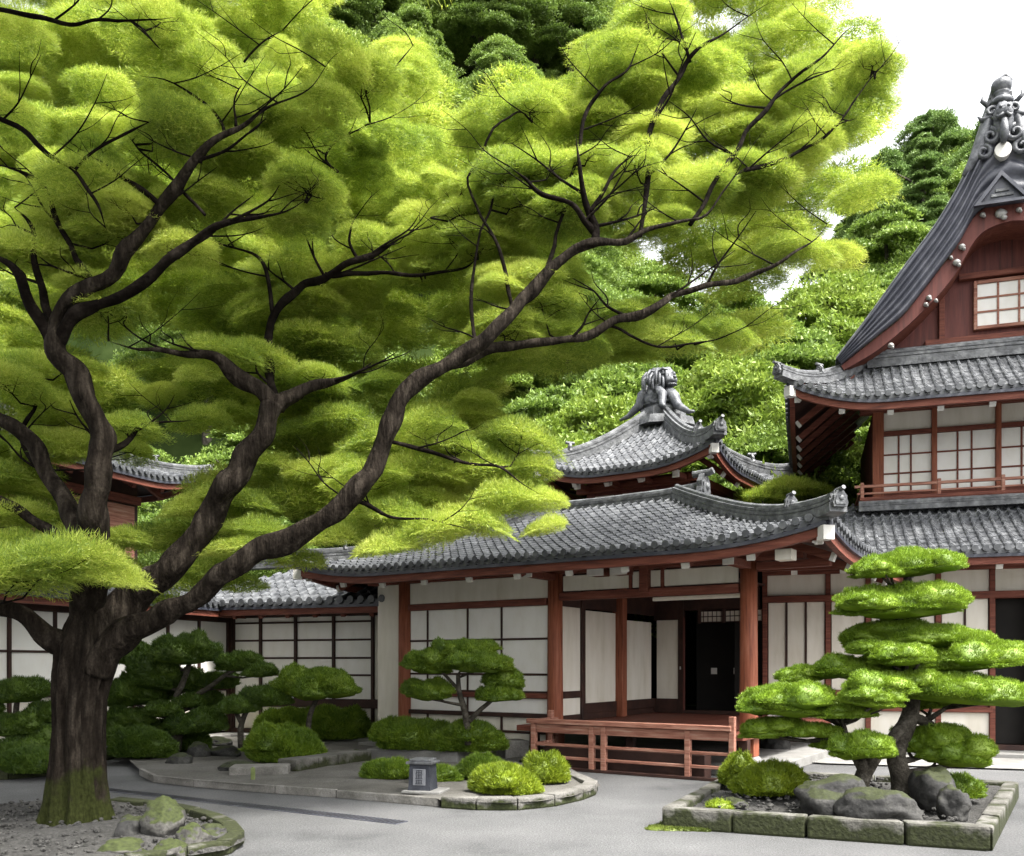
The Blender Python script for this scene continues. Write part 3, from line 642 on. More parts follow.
# ornaments on the bargeboard
for px, py, s in ((962, 246, .1), (957, 262, .11), (951, 257, .06), (929, 297, .08), (926, 304, .07), (936, 300, .06), (891, 345, .09), (999, 213, .16), (983, 214, .08)):
    x, z = RF.at(px, py, YG)
    for xx in ((x, 2*GX-x) if abs(x-GX) > .15 else (GX,)):
        mb = MB(); s_ = s*.7; mb.blob((xx, YG+.03, z), (s_, .06, s_*.85), .12, 2, int(px), 2); mb.blob((xx+s_*.5, YG, z-s_*.9), (s_*.5, .05, s_*.5), .1, 2, 1, 2); mb.obj('metal_ornament', M['metal'], rb, True)
# gable wall with boards and a small paper window
wy = 1.28
wall = [(x, z) for x, z in INN]; base = 8.3
poly = [(wall[2][0], base)]+[(x, max(z, base+.01)) for x, z in wall[3:-3]]+[(wall[-3][0], base)]
mb = MB(); mb.prism(poly, 'y', wy, wy+.12); mb.obj('gable_wall', M['board'], rb)
wx0 = RF.x(977, wy-.05); wz1 = RF.z(977, 285, wy-.05); wz0 = RF.z(977, 327, wy-.05); wx1 = wx0+1.55
shoji(rb, wx0, wx1, wy-.07, wz0, wz1, [wx0+(wx1-wx0)*k/4 for k in (1, 2, 3)], [wz0+(wz1-wz0)*k/3 for k in (1, 2)], 'rail', .04, 'paper', 'gable_window')
for q in ((wx0-.07, wx0, wy-.11, wy-.002, wz0-.07, wz1+.07), (wx1, wx1+.07, wy-.11, wy-.002, wz0-.07, wz1+.07), (wx0, wx1, wy-.11, wy-.002, wz1, wz1+.07), (wx0, wx1, wy-.11, wy-.002, wz0-.07, wz0)): part('window_frame', 'rail', rb, q)
part('gable_beam', 'redh', rb, (wx0-.35, 2*GX-wx0+.6, wy-.14, wy-.003, wz1+.12, wz1+.24)); part('gable_beam', 'redh', rb, (wx0-1.0, 2*GX-wx0+1, wy-.16, wy-.003, wz0-.32, wz0-.2))
x9 = RF.x(941, wy); part('gable_post', 'redh', rb, (x9-.05, x9+.06, wy-.1, wy-.003, 8.3, wz1+.12))
for px in (1000, 1012): x = RF.x(px, wy); part('board_seam', 'dark', rb, (x-.008, x+.008, wy-.006, wy-.001, wz1+.24, wz1+1.2))
# ridge ornament: beast-shaped end tile with scrolls, crowned by a ball
oz = RF.z(1001, 122, YG); mb = MB(); gx = GX; y = YG-.1
mb.blob((gx, y+.1, oz-.05), (.22, .3, .46), .12, 1.6, 2); mb.blob((gx, y-.12, oz+.06), (.17, .14, .2), .25, 2.2, 4)
mb.lathe(gx, y+.05, [(.2, oz+.3), (.22, oz+.36), (.17, oz+.42), (.11, oz+.46), (.13, oz+.52), (.15, oz+.55)], 16); mb.blob((gx, y+.05, oz+.67), (.19, .19, .17), .05, 2.5, 1); mb.tube([(gx-.1, y+.02, oz+.75), (gx+.06, y, oz+.84), (gx+.18, y+.04, oz+.74)], [.04, .06, .03], 8)
def curl(cx, cz, r, sg, turns=1.4, th=.05, yy=0, a0=0.0):
    pts = []; n = 18
    for i in range(n+1):
        u = i/n; a = a0+sg*u*turns*6.283; q = r*(1-.75*u); pts.append((cx+math.cos(a)*q, y+yy-.06*u, cz+math.sin(a)*q))
    mb.tube(pts, [th*(1-.55*i/n) for i in range(n+1)], 7)
for sg in (-1, 1):
    curl(gx+sg*.22, oz-.34, .16, sg, 1.3, .06, -.05, 1.57); curl(gx+sg*.2, oz+.14, .12, -sg, 1.3, .05, -.05, -1.57); curl(gx+sg*.34, oz-.62, .15, sg, 1.2, .06, -.03, 1.57)
    mb.tube([(gx+sg*.1, y, oz+.3), (gx+sg*.24, y, oz+.1), (gx+sg*.3, y, oz-.25), (gx+sg*.42, y, oz-.55), (gx+sg*.58, y-.02, oz-.85), (gx+sg*.7, y-.02, oz-1.0)], [.06, .09, .11, .11, .08, .03], 8)
    mb.tube([(gx+sg*.2, y-.06, oz+.05), (gx+sg*.38, y-.04, oz+.02), (gx+sg*.44, y-.02, oz+.12)], [.05, .05, .01], 7); mb.tube([(gx+sg*.24, y, oz+.3), (gx+sg*.36, y, oz+.42), (gx+sg*.34, y, oz+.52)], [.05, .04, .01], 7)
    mb.blob((gx+sg*.07, y-.25, oz+.12), (.035, .03, .035), .05, 1, 1, 2); mb.tube([(gx+sg*.02, y-.26, oz-.02), (gx+sg*.1, y-.25, oz-.08), (gx+sg*.14, y-.2, oz-.02)], [.03, .035, .02], 6)
mb.tube([(gx, y-.22, oz-.12), (gx, y-.2, oz-.4), (gx, y-.14, oz-.55)], [.06, .09, .05], 8)
mb.obj('ridge_ornament', M['statue'], rb, True)
mb = MB(); zr = OUT[len(OUT)//2][1]; mb.sweep([(gx, YG, zr-.1), (gx, 8.4, zr-.1)], prof(1.3, 1.3)); mb.obj('top_ridge', M['ridge'], rb)

# ------------------------------------------------------------------ LEFT WING
LF = Frame(-2.7, 20.0, -20)
wing = thing('screened_wing', 'low white panelled wing with tiled roof, left of the pillared porch hall', 'building', (-2.7, 20, 0), LF.a)
wl = -4.27
part('plinth', 'slab', wing, (wl, .6, -.6, 1, 0, .16)); part('core_wall', 'dark', wing, (wl, 1, .1, .2, .1, 3.3))
lx = [wl+.1]+[LF.x(p) for p in (261, 296, 334, 373)]
zz = [LF.z(320, p) for p in (733, 706, 675, 658, 640, 622)]
part('top_beam', 'dark', wing, (wl, .8, -.06, .1, 2.86, 3.1)); part('ground_sill', 'dark', wing, (wl, .8, -.08, .1, .16, .26)); part('sill_beam', 'dark', wing, (wl, .8, -.07, .1, .78, .98))
for x in lx: part('post', 'dark', wing, (x-.035, x+.035, -.05, .1, .26, 2.86))
for a, b in zip(lx, lx[1:]):
    shoji(wing, a+.035, b-.035, .0, .98, 2.86, [], [z for z in zz if 1.1 < z < 2.8], 'dark', .045)
    part('skirting_panel', 'plaster', wing, (a+.035, b-.035, .0, .04, .26, .78))
part('white_panel', 'plaster', wing, (lx[-1]+.04, .7, .0, .05, .98, 2.86)); part('skirting_panel', 'plaster', wing, (lx[-1]+.04, .7, 0, .05, .26, .78))
part('corner_post', 'dark', wing, (wl-.02, wl+.1, -.09, .1, .16, 3.0))
hip_roof(wing, wl-1.6, 2.2, -.95, 6, 3.12, 1.25, 3.0, .0, 1, 'F', (), .95, .15, .7, False, 1, 'F', .25)
mb = MB(); mb.sweep([(wl-1.5, 2.1, 4.38), (2.2, 2.1, 4.38)], prof(1, .9)); mb.obj('roof_ridge', M['ridge'], wing)

# ------------------------------------------------------------------ LEFT BUILDING (mostly behind the tree)
QF = Frame(-6.72, 21.45, math.degrees(math.atan2(.918, .396)))
lb = thing('side_building', 'white panelled building with red upper storey half hidden behind the spreading tree', 'building', (-6.72, 21.45, 0), QF.a)
def qb(name, m, *b): return part(name, m, lb, *b)
qb('core_wall', 'dark', (-14, 0, .1, .2, 0, 3.2)); qb('plinth', 'slab', (-14, 0, -.5, .1, 0, .15))
xs = [-.1-.95*i for i in range(14)]
for x in xs: qb('post', 'dark', (x-.03, x+.03, -.05, .1, .15, 2.95))
for a, b in zip(xs, xs[1:]):
    shoji(lb, b+.03, a-.03, 0, 1.3, 2.75, [], [2.0], 'dark', .045)
    part('skirting_panel', 'plaster', lb, (b+.03, a-.03, 0, .04, .2, 1.15))
qb('top_beam', 'dark', (-14, 0, -.07, .1, 2.75, 2.95)); qb('sill_beam', 'dark', (-14, 0, -.06, .1, 1.15, 1.3))
hip_roof(lb, -15, .4, -.5, 8, 3.1, 1.1, 2.4, 0, 1, 'F', (), .5, .2, .9, False, 1, '')
ux0, ux1 = -7.5, -.6
qb('upper_wall', 'dark', (ux0, ux1, 2.3, 2.4, 3.6, 6.2)); qb('upper_wall', 'dark', (ux1-.1, ux1, 2.4, 8, 3.6, 6.2)); part('upper_beam', 'redh', lb, (ux0, ux1+.02, 2.2, 2.29, 5.6, 5.8))
for i in range(5): x = ux0+.15+i*1.35; qb('red_wall_panel', 'rail', (x, x+1.2, 2.24, 2.295, 4.3, 5.55))
hip_roof(lb, ux0-1, ux1+1.0, 1.3, 8.5, 6.15, 1.6, 3.4, .3, 1.6, 'FR', ('FR',), 1.0, .3, .8, False, 1, 'FR')

# ------------------------------------------------------------------ courtyard: beds, kerbs, stones
def sheet(poly, z, name, m, bump=0.0, kind='structure', res=.12):
    # flat or gently uneven bed filling a polygon
    bm = bmesh.new(); vs = [bm.verts.new((p[0], p[1], z)) for p in poly]; f = bm.faces.new(vs)
    if f.normal.z < 0: f.normal_flip()
    bmesh.ops.triangulate(bm, faces=bm.faces[:])
    if bump:
        for _ in range(5): bmesh.ops.subdivide_edges(bm, edges=[e for e in bm.edges if e.calc_length() > res*2], cuts=1, use_grid_fill=True); bmesh.ops.triangulate(bm, faces=bm.faces[:])
        for v in bm.verts:
            if not v.is_boundary: v.co.z += bump*mnoise.fractal(Vector((v.co.x*1.5, v.co.y*1.5, z)), 1, 2, 4)
    me = bpy.data.meshes.new(name); bm.to_mesh(me); bm.free()
    me.polygons.foreach_set('use_smooth', [True]*len(me.polygons))
    o = bpy.data.objects.new(name, me); C.objects.link(o); me.materials.append(M[m]); return tag(o, kind=kind)
def hexa(q, z0, z1, bev=.02, rng=None):
    bm = bmesh.new(); b = [bm.verts.new((p[0], p[1], z0)) for p in q]; t = [bm.verts.new((p[0], p[1], z1+(rng.uniform(-.008, .008) if rng else 0))) for p in q]
    bm.faces.new(b[::-1]); bm.faces.new(t)
    for i in range(4): bm.faces.new([b[i], b[(i+1) % 4], t[(i+1) % 4], t[i]])
    bmesh.ops.bevel(bm, geom=bm.edges[:], offset=bev, segments=2, affect='EDGES', profile=.6)
    bm.verts.index_update(); mb = MB(); mb.add([v.co[:] for v in bm.verts], [[v.index for v in f.verts] for f in bm.faces]); bm.free(); return mb
def kerb(parent, pts, width, z0, z1, step, m, side=1, closed=False, seed=1, name='kerb_stone', bev=.02):
    rng = random.Random(seed); pts = [Vector((p[0], p[1])) for p in pts]
    if closed: pts = pts+[pts[0]]
    d = [0]
    for a, b in zip(pts, pts[1:]): d.append(d[-1]+(b-a).length)
    def at(t):
        t = min(max(t, 0), d[-1]); k = 0
        while k < len(d)-2 and d[k+1] < t: k += 1
        u = (t-d[k])/(d[k+1]-d[k]); return pts[k].lerp(pts[k+1], u)
    def nrm(t):
        a, b = at(t-.15), at(t+.15)
        if closed: a = at((t-.15) % d[-1]); b = at((t+.15) % d[-1])
        v = (b-a).normalized(); return Vector((-v.y, v.x))*side
    t = 0
    while t < d[-1]-.05:
        L = step*rng.uniform(.75, 1.25); e = min(d[-1], t+L)
        if d[-1]-e < step*.4: e = d[-1]
        a, b, na, nb = at(t+.006), at(e-.006), nrm(t), nrm(e)
        hexa([a, b, b+nb*width, a+na*width], z0, z1, bev, rng).obj(name, M[m], parent); t = e
def fillet(c, r, n=5):
    out = []; m = len(c)
    for i in range(m):
        p, a, b = Vector(c[i][:2]), Vector(c[i-1][:2]), Vector(c[(i+1) % m][:2]); u = (a-p).normalized(); v = (b-p).normalized()
        A, B = p+u*r, p+v*r
        for k in range(n+1): t = k/n; out.append(A*(1-t)**2+p*2*t*(1-t)+B*t*t)
    return out
def inset(poly, w):
    out = []; m = len(poly)
    for i in range(m):
        a, b, c = Vector(poly[i-1][:2]), Vector(poly[i][:2]), Vector(poly[(i+1) % m][:2]); v = (c-a).normalized(); out.append(b+Vector((-v.y, v.x))*w)
    return out

# --- raised stone-dust island in front of the hall
front = [G(*p, .1) for p in ((139, 769), (148, 775), (180, 779), (215, 782), (253, 785), (300, 788), (345, 791), (395, 795), (438, 799))]
lobe = [G(*p, .1) for p in ((440, 800), (470, 802), (505, 803), (540, 801), (572, 796), (592, 790), (601, 785))]
back = [MF.w(-2.6, -1.45), MF.w(-3.5, -1.5), MF.w(-3.9, -.62), MF.w(-9.0, -.62), LF.w(.3, -.65), LF.w(-3.9, -.65), QF.w(-1.2, -.6), QF.w(-3.0, -.6), G(120, 752, .1)]
isl = front+lobe+back
sheet(isl, .1, 'stone_dust_island', 'pave', .03)
k1 = thing('island_kerb', 'thin dark kerb edging curving round the stone dust island left of the plaque', 'kerb', front[4])
for o in [k1]: o.location = (0, 0, 0)
kerb(k1, front, .06, 0, .108, 1.2, 'stone', 1, False, 3, 'kerb_stone', .012)
k2 = thing('island_kerb', 'pale mossy kerb curving round the three clipped mounds near the porch', 'kerb')
kerb(k2, lobe+[MF.w(-2.75, -1.62)], .2, 0, .15, .55, 'kerbpale', 1, False, 4)
# left bed against the side building
lbed = [G(-60, 776, .08), G(48, 774, .08), G(60, 768, .08), G(120, 753, .08), QF.w(-3.2, -.55), QF.w(-14, -.55)]
sheet(lbed, .09, 'shrub_bed', 'forest', .03)
k3 = thing('bed_kerb', 'low mossy kerb of the dark shrub bed at the left edge', 'kerb')
kerb(k3, lbed[:4], .22, 0, .2, .9, 'kerbmoss', 1, False, 5)

# --- planter with the tall cloud pine
PA = [Vector((1.6, 9.65)), Vector((4.5, 8.42)), Vector((6.62, 11.75)), Vector((3.35, 13.3))]
PO = fillet(PA, .22, 4)
pl = thing('stone_planter', 'low planter of mossy grey kerb stones round the tall cloud pruned pine', 'planter')
PI_ = inset(PA, 0); rk = random.Random(7)
def offset_corner(i, w):
    p, a, b = PA[i], PA[i-1], PA[(i+1) % 4]; u = (a-p).normalized(); v = (b-p).normalized(); s_ = abs(u.x*v.y-u.y*v.x); return p+(u+v)*(w/s_)
for i in range(4):
    a, b, ai, bi = PA[i], PA[(i+1) % 4], offset_corner(i, .17), offset_corner((i+1) % 4, .17); n = max(2, round((b-a).length/.85))
    cut = [0]+[(k+rk.uniform(-.18, .18))/n for k in range(1, n)]+[1]
    for k in range(n):
        t0, t1 = cut[k], cut[k+1]; e = .004
        hexa([a.lerp(b, t0+e), a.lerp(b, t1-e), ai.lerp(bi, t1-e), ai.lerp(bi, t0+e)], 0, .23, .026, rk).obj('kerb_stone', M['kerbmoss'], pl)
g = sheet(inset(PO, .12), .16, 'planter_gravel', 'gravel', .06, 'stuff')
tr = Tris(); rm = np.random.default_rng(77)
for i in range(40):        # moss growing along the foot of the left corner
    u = i/39; p = PA[0].lerp(PA[1], u*.16) if i % 2 else PA[0].lerp(PA[3], u*.3); r_ = rm.uniform(.05, .13)*(1-.75*u)
    dome(tr, (p.x-.05*(1-u), p.y-.05*(1-u), .0), (r_*1.3, r_, .03), 260, .03, .008, rm, True, 0, .6, .1, .5, .3, .1)
tag(tr.obj('moss_fringe', M['moss']), kind='stuff')
# slabs of the path beside the planter
i = 0
for r in range(6):
    for c in range(4):
        a = Vector((5.08, 8.3))+Vector((.62, 1.0)).normalized()*(r*.62-.6)+Vector((1.0, -.42)).normalized()*c*1.0
        u, v = Vector((1.0, -.42)).normalized()*.97, Vector((.62, 1.0)).normalized()*.6
        i += 1
pathp = [Vector((4.75, 8.05)), Vector((9, 6.2)), Vector((12.5, 11.5)), Vector((7.0, 11.9))]
sp = thing('slab_path', 'grey stone slabs laid right of the tall pine planter', 'path'); sp['kind'] = 'structure'
del sp['label'], sp['category']
rngp = random.Random(5); u = Vector((1.0, -.42)).normalized(); v = Vector((.54, .84)).normalized()
for r in range(9):
    for c in range(4):
        a = Vector((4.83, 8.25))+v*(r*.44-.5)+u*(c*.95+(r % 2)*.4+.02)
        if r % 2 == 1 and c == 0:
            b0 = a-u*.4; hexa([b0, b0+u*.385, b0+u*.385+v*.425, b0+v*.425], -.02, .022, .008, rngp).obj('paving_slab', M['stone'], sp)
        hexa([a, a+u*.935, a+u*.935+v*.425, a+v*.425], -.02, .022, .008, rngp).obj('paving_slab', M['stone'], sp)
# pale apron along the foot of the right building
ap = [RF.w(-1.2, -.95), RF.w(10.5, -.95), RF.w(10.5, -2.7), RF.w(1.2, -2.9), RF.w(-.6, -2.2)]
sheet(ap, .03, 'gravel_apron', 'slab', .01)

# --- dark drain strip across the asphalt
a, b = G(100, 789), G(402, 823); n = (b-a).cross(Vector((0, 0, 1))).normalized()*.11
dr = thing('drain_strip', 'long dark drain grating set flush across the asphalt', 'drain')
hexa([a-n, b-n, b+n, a+n], -.03, .008, .003).obj('grating', M['verge'], dr)
mb = MB(); kn = 90
for i in range(kn):
    p = a.lerp(b, (i+.2)/kn); q = a.lerp(b, (i+.62)/kn); mb.add([(*(p-n*.8)[:2], .0095), (*(q-n*.8)[:2], .0095), (*(q+n*.8)[:2], .0095), (*(p+n*.8)[:2], .0095)], [[0, 1, 2, 3]])
mb.obj('grating_slots', M['black'], dr)

# --- bed round the foot of the spreading tree
tb = [G(*p, .05) for p in ((-120, 850), (-120, 815), (0, 806), (60, 800), (120, 803), (170, 808), (215, 817), (243, 832), (246, 842), (225, 852), (190, 858))]
tb += [Vector((-2.9, 8.0)), Vector((-3.4, 7.4)), Vector((-7, 7.4))]
sheet(tb, .07, 'tree_bed_gravel', 'gravel', .08, 'stuff')
k4 = thing('tree_bed_kerb', 'mossy kerb stones curving round the gravel bed of the spreading tree', 'kerb')
kerb(k4, tb[4:13], .16, 0, .13, .5, 'kerbmoss', -1, False, 6)
def pebbles(poly, n, z, rng, r0, r1, name, m):
    xs = [p[0] for p in poly]; ys = [p[1] for p in poly]; mb = MB(); k = 0
    def inside(x, y):
        c = False; j = len(poly)-1
        for i in range(len(poly)):
            if (poly[i][1] > y) != (poly[j][1] > y) and x < (poly[j][0]-poly[i][0])*(y-poly[i][1])/(poly[j][1]-poly[i][1])+poly[i][0]: c = not c
            j = i
        return c
    while k < n:
        x, y = rng.uniform(min(xs), max(xs)), rng.uniform(min(ys), max(ys))
        if not inside(x, y): continue
        r = rng.uniform(r0, r1); mb.blob((x, y, z), (r, r*rng.uniform(.7, 1), r*.6), .1, 1.5, k, 1, None, rng.uniform(0, 3)); k += 1
    return tag(mb.obj(name, M[m]), kind='stuff')
rg = random.Random(2)
pebbles(inset(PO, .3), 700, .22, rg, .012, .04, 'planter_pebbles', 'gravel')
pebbles([(p[0], p[1]) for p in tb], 900, .09, rg, .012, .04, 'tree_bed_pebbles', 'gravel')

# ------------------------------------------------------------------ rocks, each a thing
def rock(px, pyb, hw, hh, label, m='rock', seed=0, dep=.8, z=.1, Y=None, amp=.28, group=None, name='garden_rock'):
    b = G(px, pyb, z) if Y is None else Vector(((px-512)/F*Y, Y, z))
    s = b.y/F; mb = MB(); mb.blob((0, 0, hh*s*.75), (hw*s, hw*s*dep, hh*s*1.25), amp, 1.1, seed, 4, -.62, seed)
    o = mb.obj(name, M[m], None, False); o.location = (b.x, b.y+hw*s*dep*.6, z-.03); o.data.polygons.foreach_set('use_smooth', [True]*len(o.data.polygons))
    return tag(o, label, 'rock', group)
rock(842, 815, 36, 19, 'broad dark boulder with mossy top under the left stem of the tall pine', 'rock', 3, .8, .2)
rock(880, 821, 40, 17, 'long dark boulder lying before the main stem of the tall pine', 'rock', 9, .55, .2)
rock(938, 808, 29, 22, 'tall leaning grey rock at the right foot of the tall pine', 'rock', 14, .7, .2)
rock(957, 818, 17, 16, 'small pale grey rock right of the boulders under the tall pine', 'rock', 21, .9, .2)
rock(735, 806, 17, 5, 'flat pale stone beside the small moss patch in the pine planter', 'rock', 5, .8, .2)
rock(776, 757, 19, 15, 'dark round boulder behind the two clipped mounds of the planter', 'rock', 8, .8, .0)
rock(158, 838, 27, 19, 'large moss covered rock at the foot of the spreading tree', 'rockmoss', 2, .8, .06)
rock(128, 838, 15, 12, 'bare grey rock left of the large mossy rock near the trunk', 'rock', 4, .8, .06)
rock(190, 848, 17, 12, 'mossy rock between the large mossy rock and the curving bed kerb', 'rockmoss', 6, .9, .06)
rock(212, 838, 15, 8, 'small grey rock near the right end of the tree bed kerb', 'rock', 12, .9, .06)
rock(118, 856, 22, 9, 'low mossy stone at the bottom edge beside the gravel tree bed', 'rockmoss', 13, .9, .06)
rock(165, 857, 20, 9, 'mossy stone at the bottom edge below the large mossy rock', 'rockmoss', 15, .9, .06)
for i, (x, y, hw, hh, lab) in enumerate([(177, 764, 14, 6, 'squat brown stone at the left end of the stepped stones'), (196, 757, 13, 8, 'stacked stone left of the two stepped stones in the shrub bed'),
        (222, 756, 16, 6, 'flat stepped stone below the small dark cloud pine'), (236, 770, 22, 5, 'long flat stone before the round dark mound'), (212, 746, 18, 5, 'upper flat stone of the stepped stones behind'),
        (358, 760, 9, 6, 'small stone at the right end of the low stone wall')]):
    rock(x, y, hw, hh, lab, 'rock', 30+i, .9, .1, None, .2)
def stone_wall(p0, p1, h, wd, label, name, m='kerbmoss', step=.6, seed=1):
    a, b = G(*p0, .1), G(*p1, .1); t = thing(name, label, 'stone edging')
    kerb(t, [a, b], wd, .05, .1+h, step, m, 1, False, seed, 'edging_stone', .03); return t
stone_wall((296, 771), (372, 760), .17, .4, 'low mossy stone edging beside the clipped hedge and round mound', 'stone_edging', seed=3)
stone_wall((228, 775), (288, 774), .12, .5, 'single low stone slab in front of the round dark mound', 'stone_edging', 'stone', 2, 4)
stone_wall((366, 758), (458, 762), .17, 1.6, 'long flat stone edging under the hedge of the mid cloud pine', 'stone_edging', 'slab', 1.6, 5)
stone_wall((505, 758), (530, 757), .3, .5, 'square grey stone block between the hedge and the railing', 'stone_block', 'stone', 2, 6)

# --- dark stone plaque box on its slab
sgp = G(422, 793, .1)
sg = thing('stone_plaque', 'small dark stone plaque box with pale lid standing on a slab', 'plaque', (sgp.x, sgp.y+.12, .1), R_(-14))
part('base_slab', 'slab', sg, (-.22, .3, -.22, .22, 0, .035)); 
mb = MB(); mb.lathe(0, 0, [(.215, .035), (.205, .1), (.19, .36), (.2, .37)], 4)
c45 = math.cos(R_(45)); mb.v = [(x*c45-y*c45, x*c45+y*c45, z) for x, y, z in mb.v]; mb.obj('body', M['sign'], sg)
part('lid', 'ridge', sg, (-.175, .175, -.175, .175, .37, .405)); part('lid_top', 'ridge', sg, (-.14, .14, -.14, .14, .405, .435))
fpl = part('face_plate', 'signface', sg, (-.085, .085, -.151, -.13, .1, .31))
mb = MB()
def stroke(x0, z0, x1, z1): mb.box(min(x0, x1)-.004, max(x0, x1)+.004, -.1545, -.1515, min(z0, z1)-.004, max(z0, z1)+.004)
for cz in (.27, .21, .145):     # three dark characters cut in the plate, one above the other
    stroke(-.04, cz+.022, .04, cz+.022); stroke(-.03, cz, .03, cz); stroke(-.045, cz-.022, .045, cz-.022); stroke(0, cz-.022, 0, cz+.026); stroke(-.035, cz-.02, -.035, cz+.01); stroke(.035, cz-.02, .035, cz+.01)
mb.obj('engraved_characters', M['sign'], fpl)
# --- small marker stake on the island kerb
sk = G(253, 786, .0); mb = MB(); mb.box(-.028, .028, -.028, .028, 0, .26); mb.prism([(-.02, .26), (.02, .26), (0, .28)], 'y', -.02, .02)
o = mb.obj('marker_stake', M['moss_wood'] if 'moss_wood' in M else M['kerbmoss']); o.location = sk; tag(o, 'short pale green marker stake on the thin island kerb', 'stake')

# ------------------------------------------------------------------ clipped shrubs and cloud pines
def clip_dome(tr, c, r, rng, dens=9000, L=.06, W=.011, lobes=0, amp=.07, core=True, tilt=None, flat=.45):
    area = 2*math.pi*((r[0]*r[1]+r[0]*r[2]+r[1]*r[2])/3)
    k = .86 if lobes else 1
    dome(tr, c, (r[0]*k, r[1]*k, r[2]*(.8 if lobes else 1)), int(dens*area), L, W, rng, core, -.4, .45, amp, .5, flat, .08, tilt)
    for i in range(lobes):
        a = 2*math.pi*(i+rng.random()*.9)/lobes; q = rng.uniform(.38, .66); s = rng.uniform(.34, .54)
        cc = (c[0]+math.cos(a)*r[0]*q, c[1]+math.sin(a)*r[1]*q, c[2]+r[2]*rng.uniform(-.12, .34)); rr = (r[0]*s, r[1]*s*rng.uniform(.8, 1.1), r[2]*rng.uniform(.4, .72))
        if tilt is not None: cc = (cc[0], cc[1], cc[2]+tilt[0]*(cc[0]-c[0])+tilt[1]*(cc[1]-c[1]))
        ar = 2*math.pi*((rr[0]*rr[1]+rr[0]*rr[2]+rr[1]*rr[2])/3)
        dome(tr, cc, rr, int(dens*ar*.8), L, W, rng, core, -.25, .45, amp, .5, flat, .08)
def mound(px, pyb, hw, hh, label, m='shrub', seed=1, z=.1, dep=.9, lobes=5, dens=9000, Y=None, name='clipped_shrub', group=None, amp=.09):
    b = G(px, pyb, z) if Y is None else Vector(((px-512)/F*Y, Y, z)); s = b.y/F; r = hw*s*1.05; rz = 2*hh*s*1.1
    tr = Tris(); rng = np.random.default_rng(seed)
    clip_dome(tr, (0, 0, rz*.18), (r, r*dep, rz*.84), rng, dens, .055*b.y/10, .012*b.y/10, lobes, amp, True, None, .25)
    o = tr.obj(name, M[m]); o.location = (b.x, b.y+r*dep*.85, z-.02); return tag(o, label, 'shrub', group)
mound(503, 797, 40, 17, 'wide bright green clipped mound in front of the other porch mounds', 'shrub', 1)
mound(548, 785, 25, 16, 'round bright green clipped mound nearest the porch railing', 'shrub', 2)
mound(482, 781, 28, 14, 'mid green clipped mound behind the widest porch mound', 'mid', 3)
mound(388, 780, 33, 11, 'low spreading green mound left of the dark plaque', 'mid', 4, .1, .6)
mound(436, 783, 24, 9, 'low mossy green mound behind the dark plaque', 'mid', 5, .1, .6)
mound(780, 799, 41, 19, 'larger clipped yellow green mound in the pine planter', 'shrub', 6, .2)
mound(742, 788, 20, 18, 'small upright clipped mound at the left of the pine planter', 'shrub', 7, .2)
mound(968, 800, 26, 13, 'half hidden green mound behind the rocks right of the pine', 'mid', 8, .2)
mound(722, 808, 13, 4, 'small low moss cushion at the front left of the pine planter', 'shrub', 9, .2, .8, 0)
mound(277, 766, 43, 20, 'round dark green mound before the low clipped hedge', 'mid', 10)
mound(326, 742, 38, 17, 'low clipped hedge lobe under the round topped topiary', 'mid', 11, .1, .7)
mound(283, 741, 38, 17, 'darker clipped hedge lobe behind the round dark mound', 'mid', 12, .1, .7)
mound(412, 752, 40, 17, 'left lobe of the hedge under the mid cloud pine', 'mid', 13, .25, .7)
mound(468, 754, 43, 17, 'right lobe of the hedge under the mid cloud pine', 'mid', 14, .25, .7)
mound(428, 732, 40, 14, 'upper hedge cushion at the foot of the mid cloud pine', 'mid', 15, .25, .6)
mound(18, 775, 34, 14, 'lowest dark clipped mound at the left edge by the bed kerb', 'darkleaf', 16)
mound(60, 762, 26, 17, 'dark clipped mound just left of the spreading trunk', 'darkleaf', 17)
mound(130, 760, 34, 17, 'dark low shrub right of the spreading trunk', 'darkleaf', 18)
mound(178, 752, 26, 13, 'dark low shrub beside the stacked stones', 'darkleaf', 19)

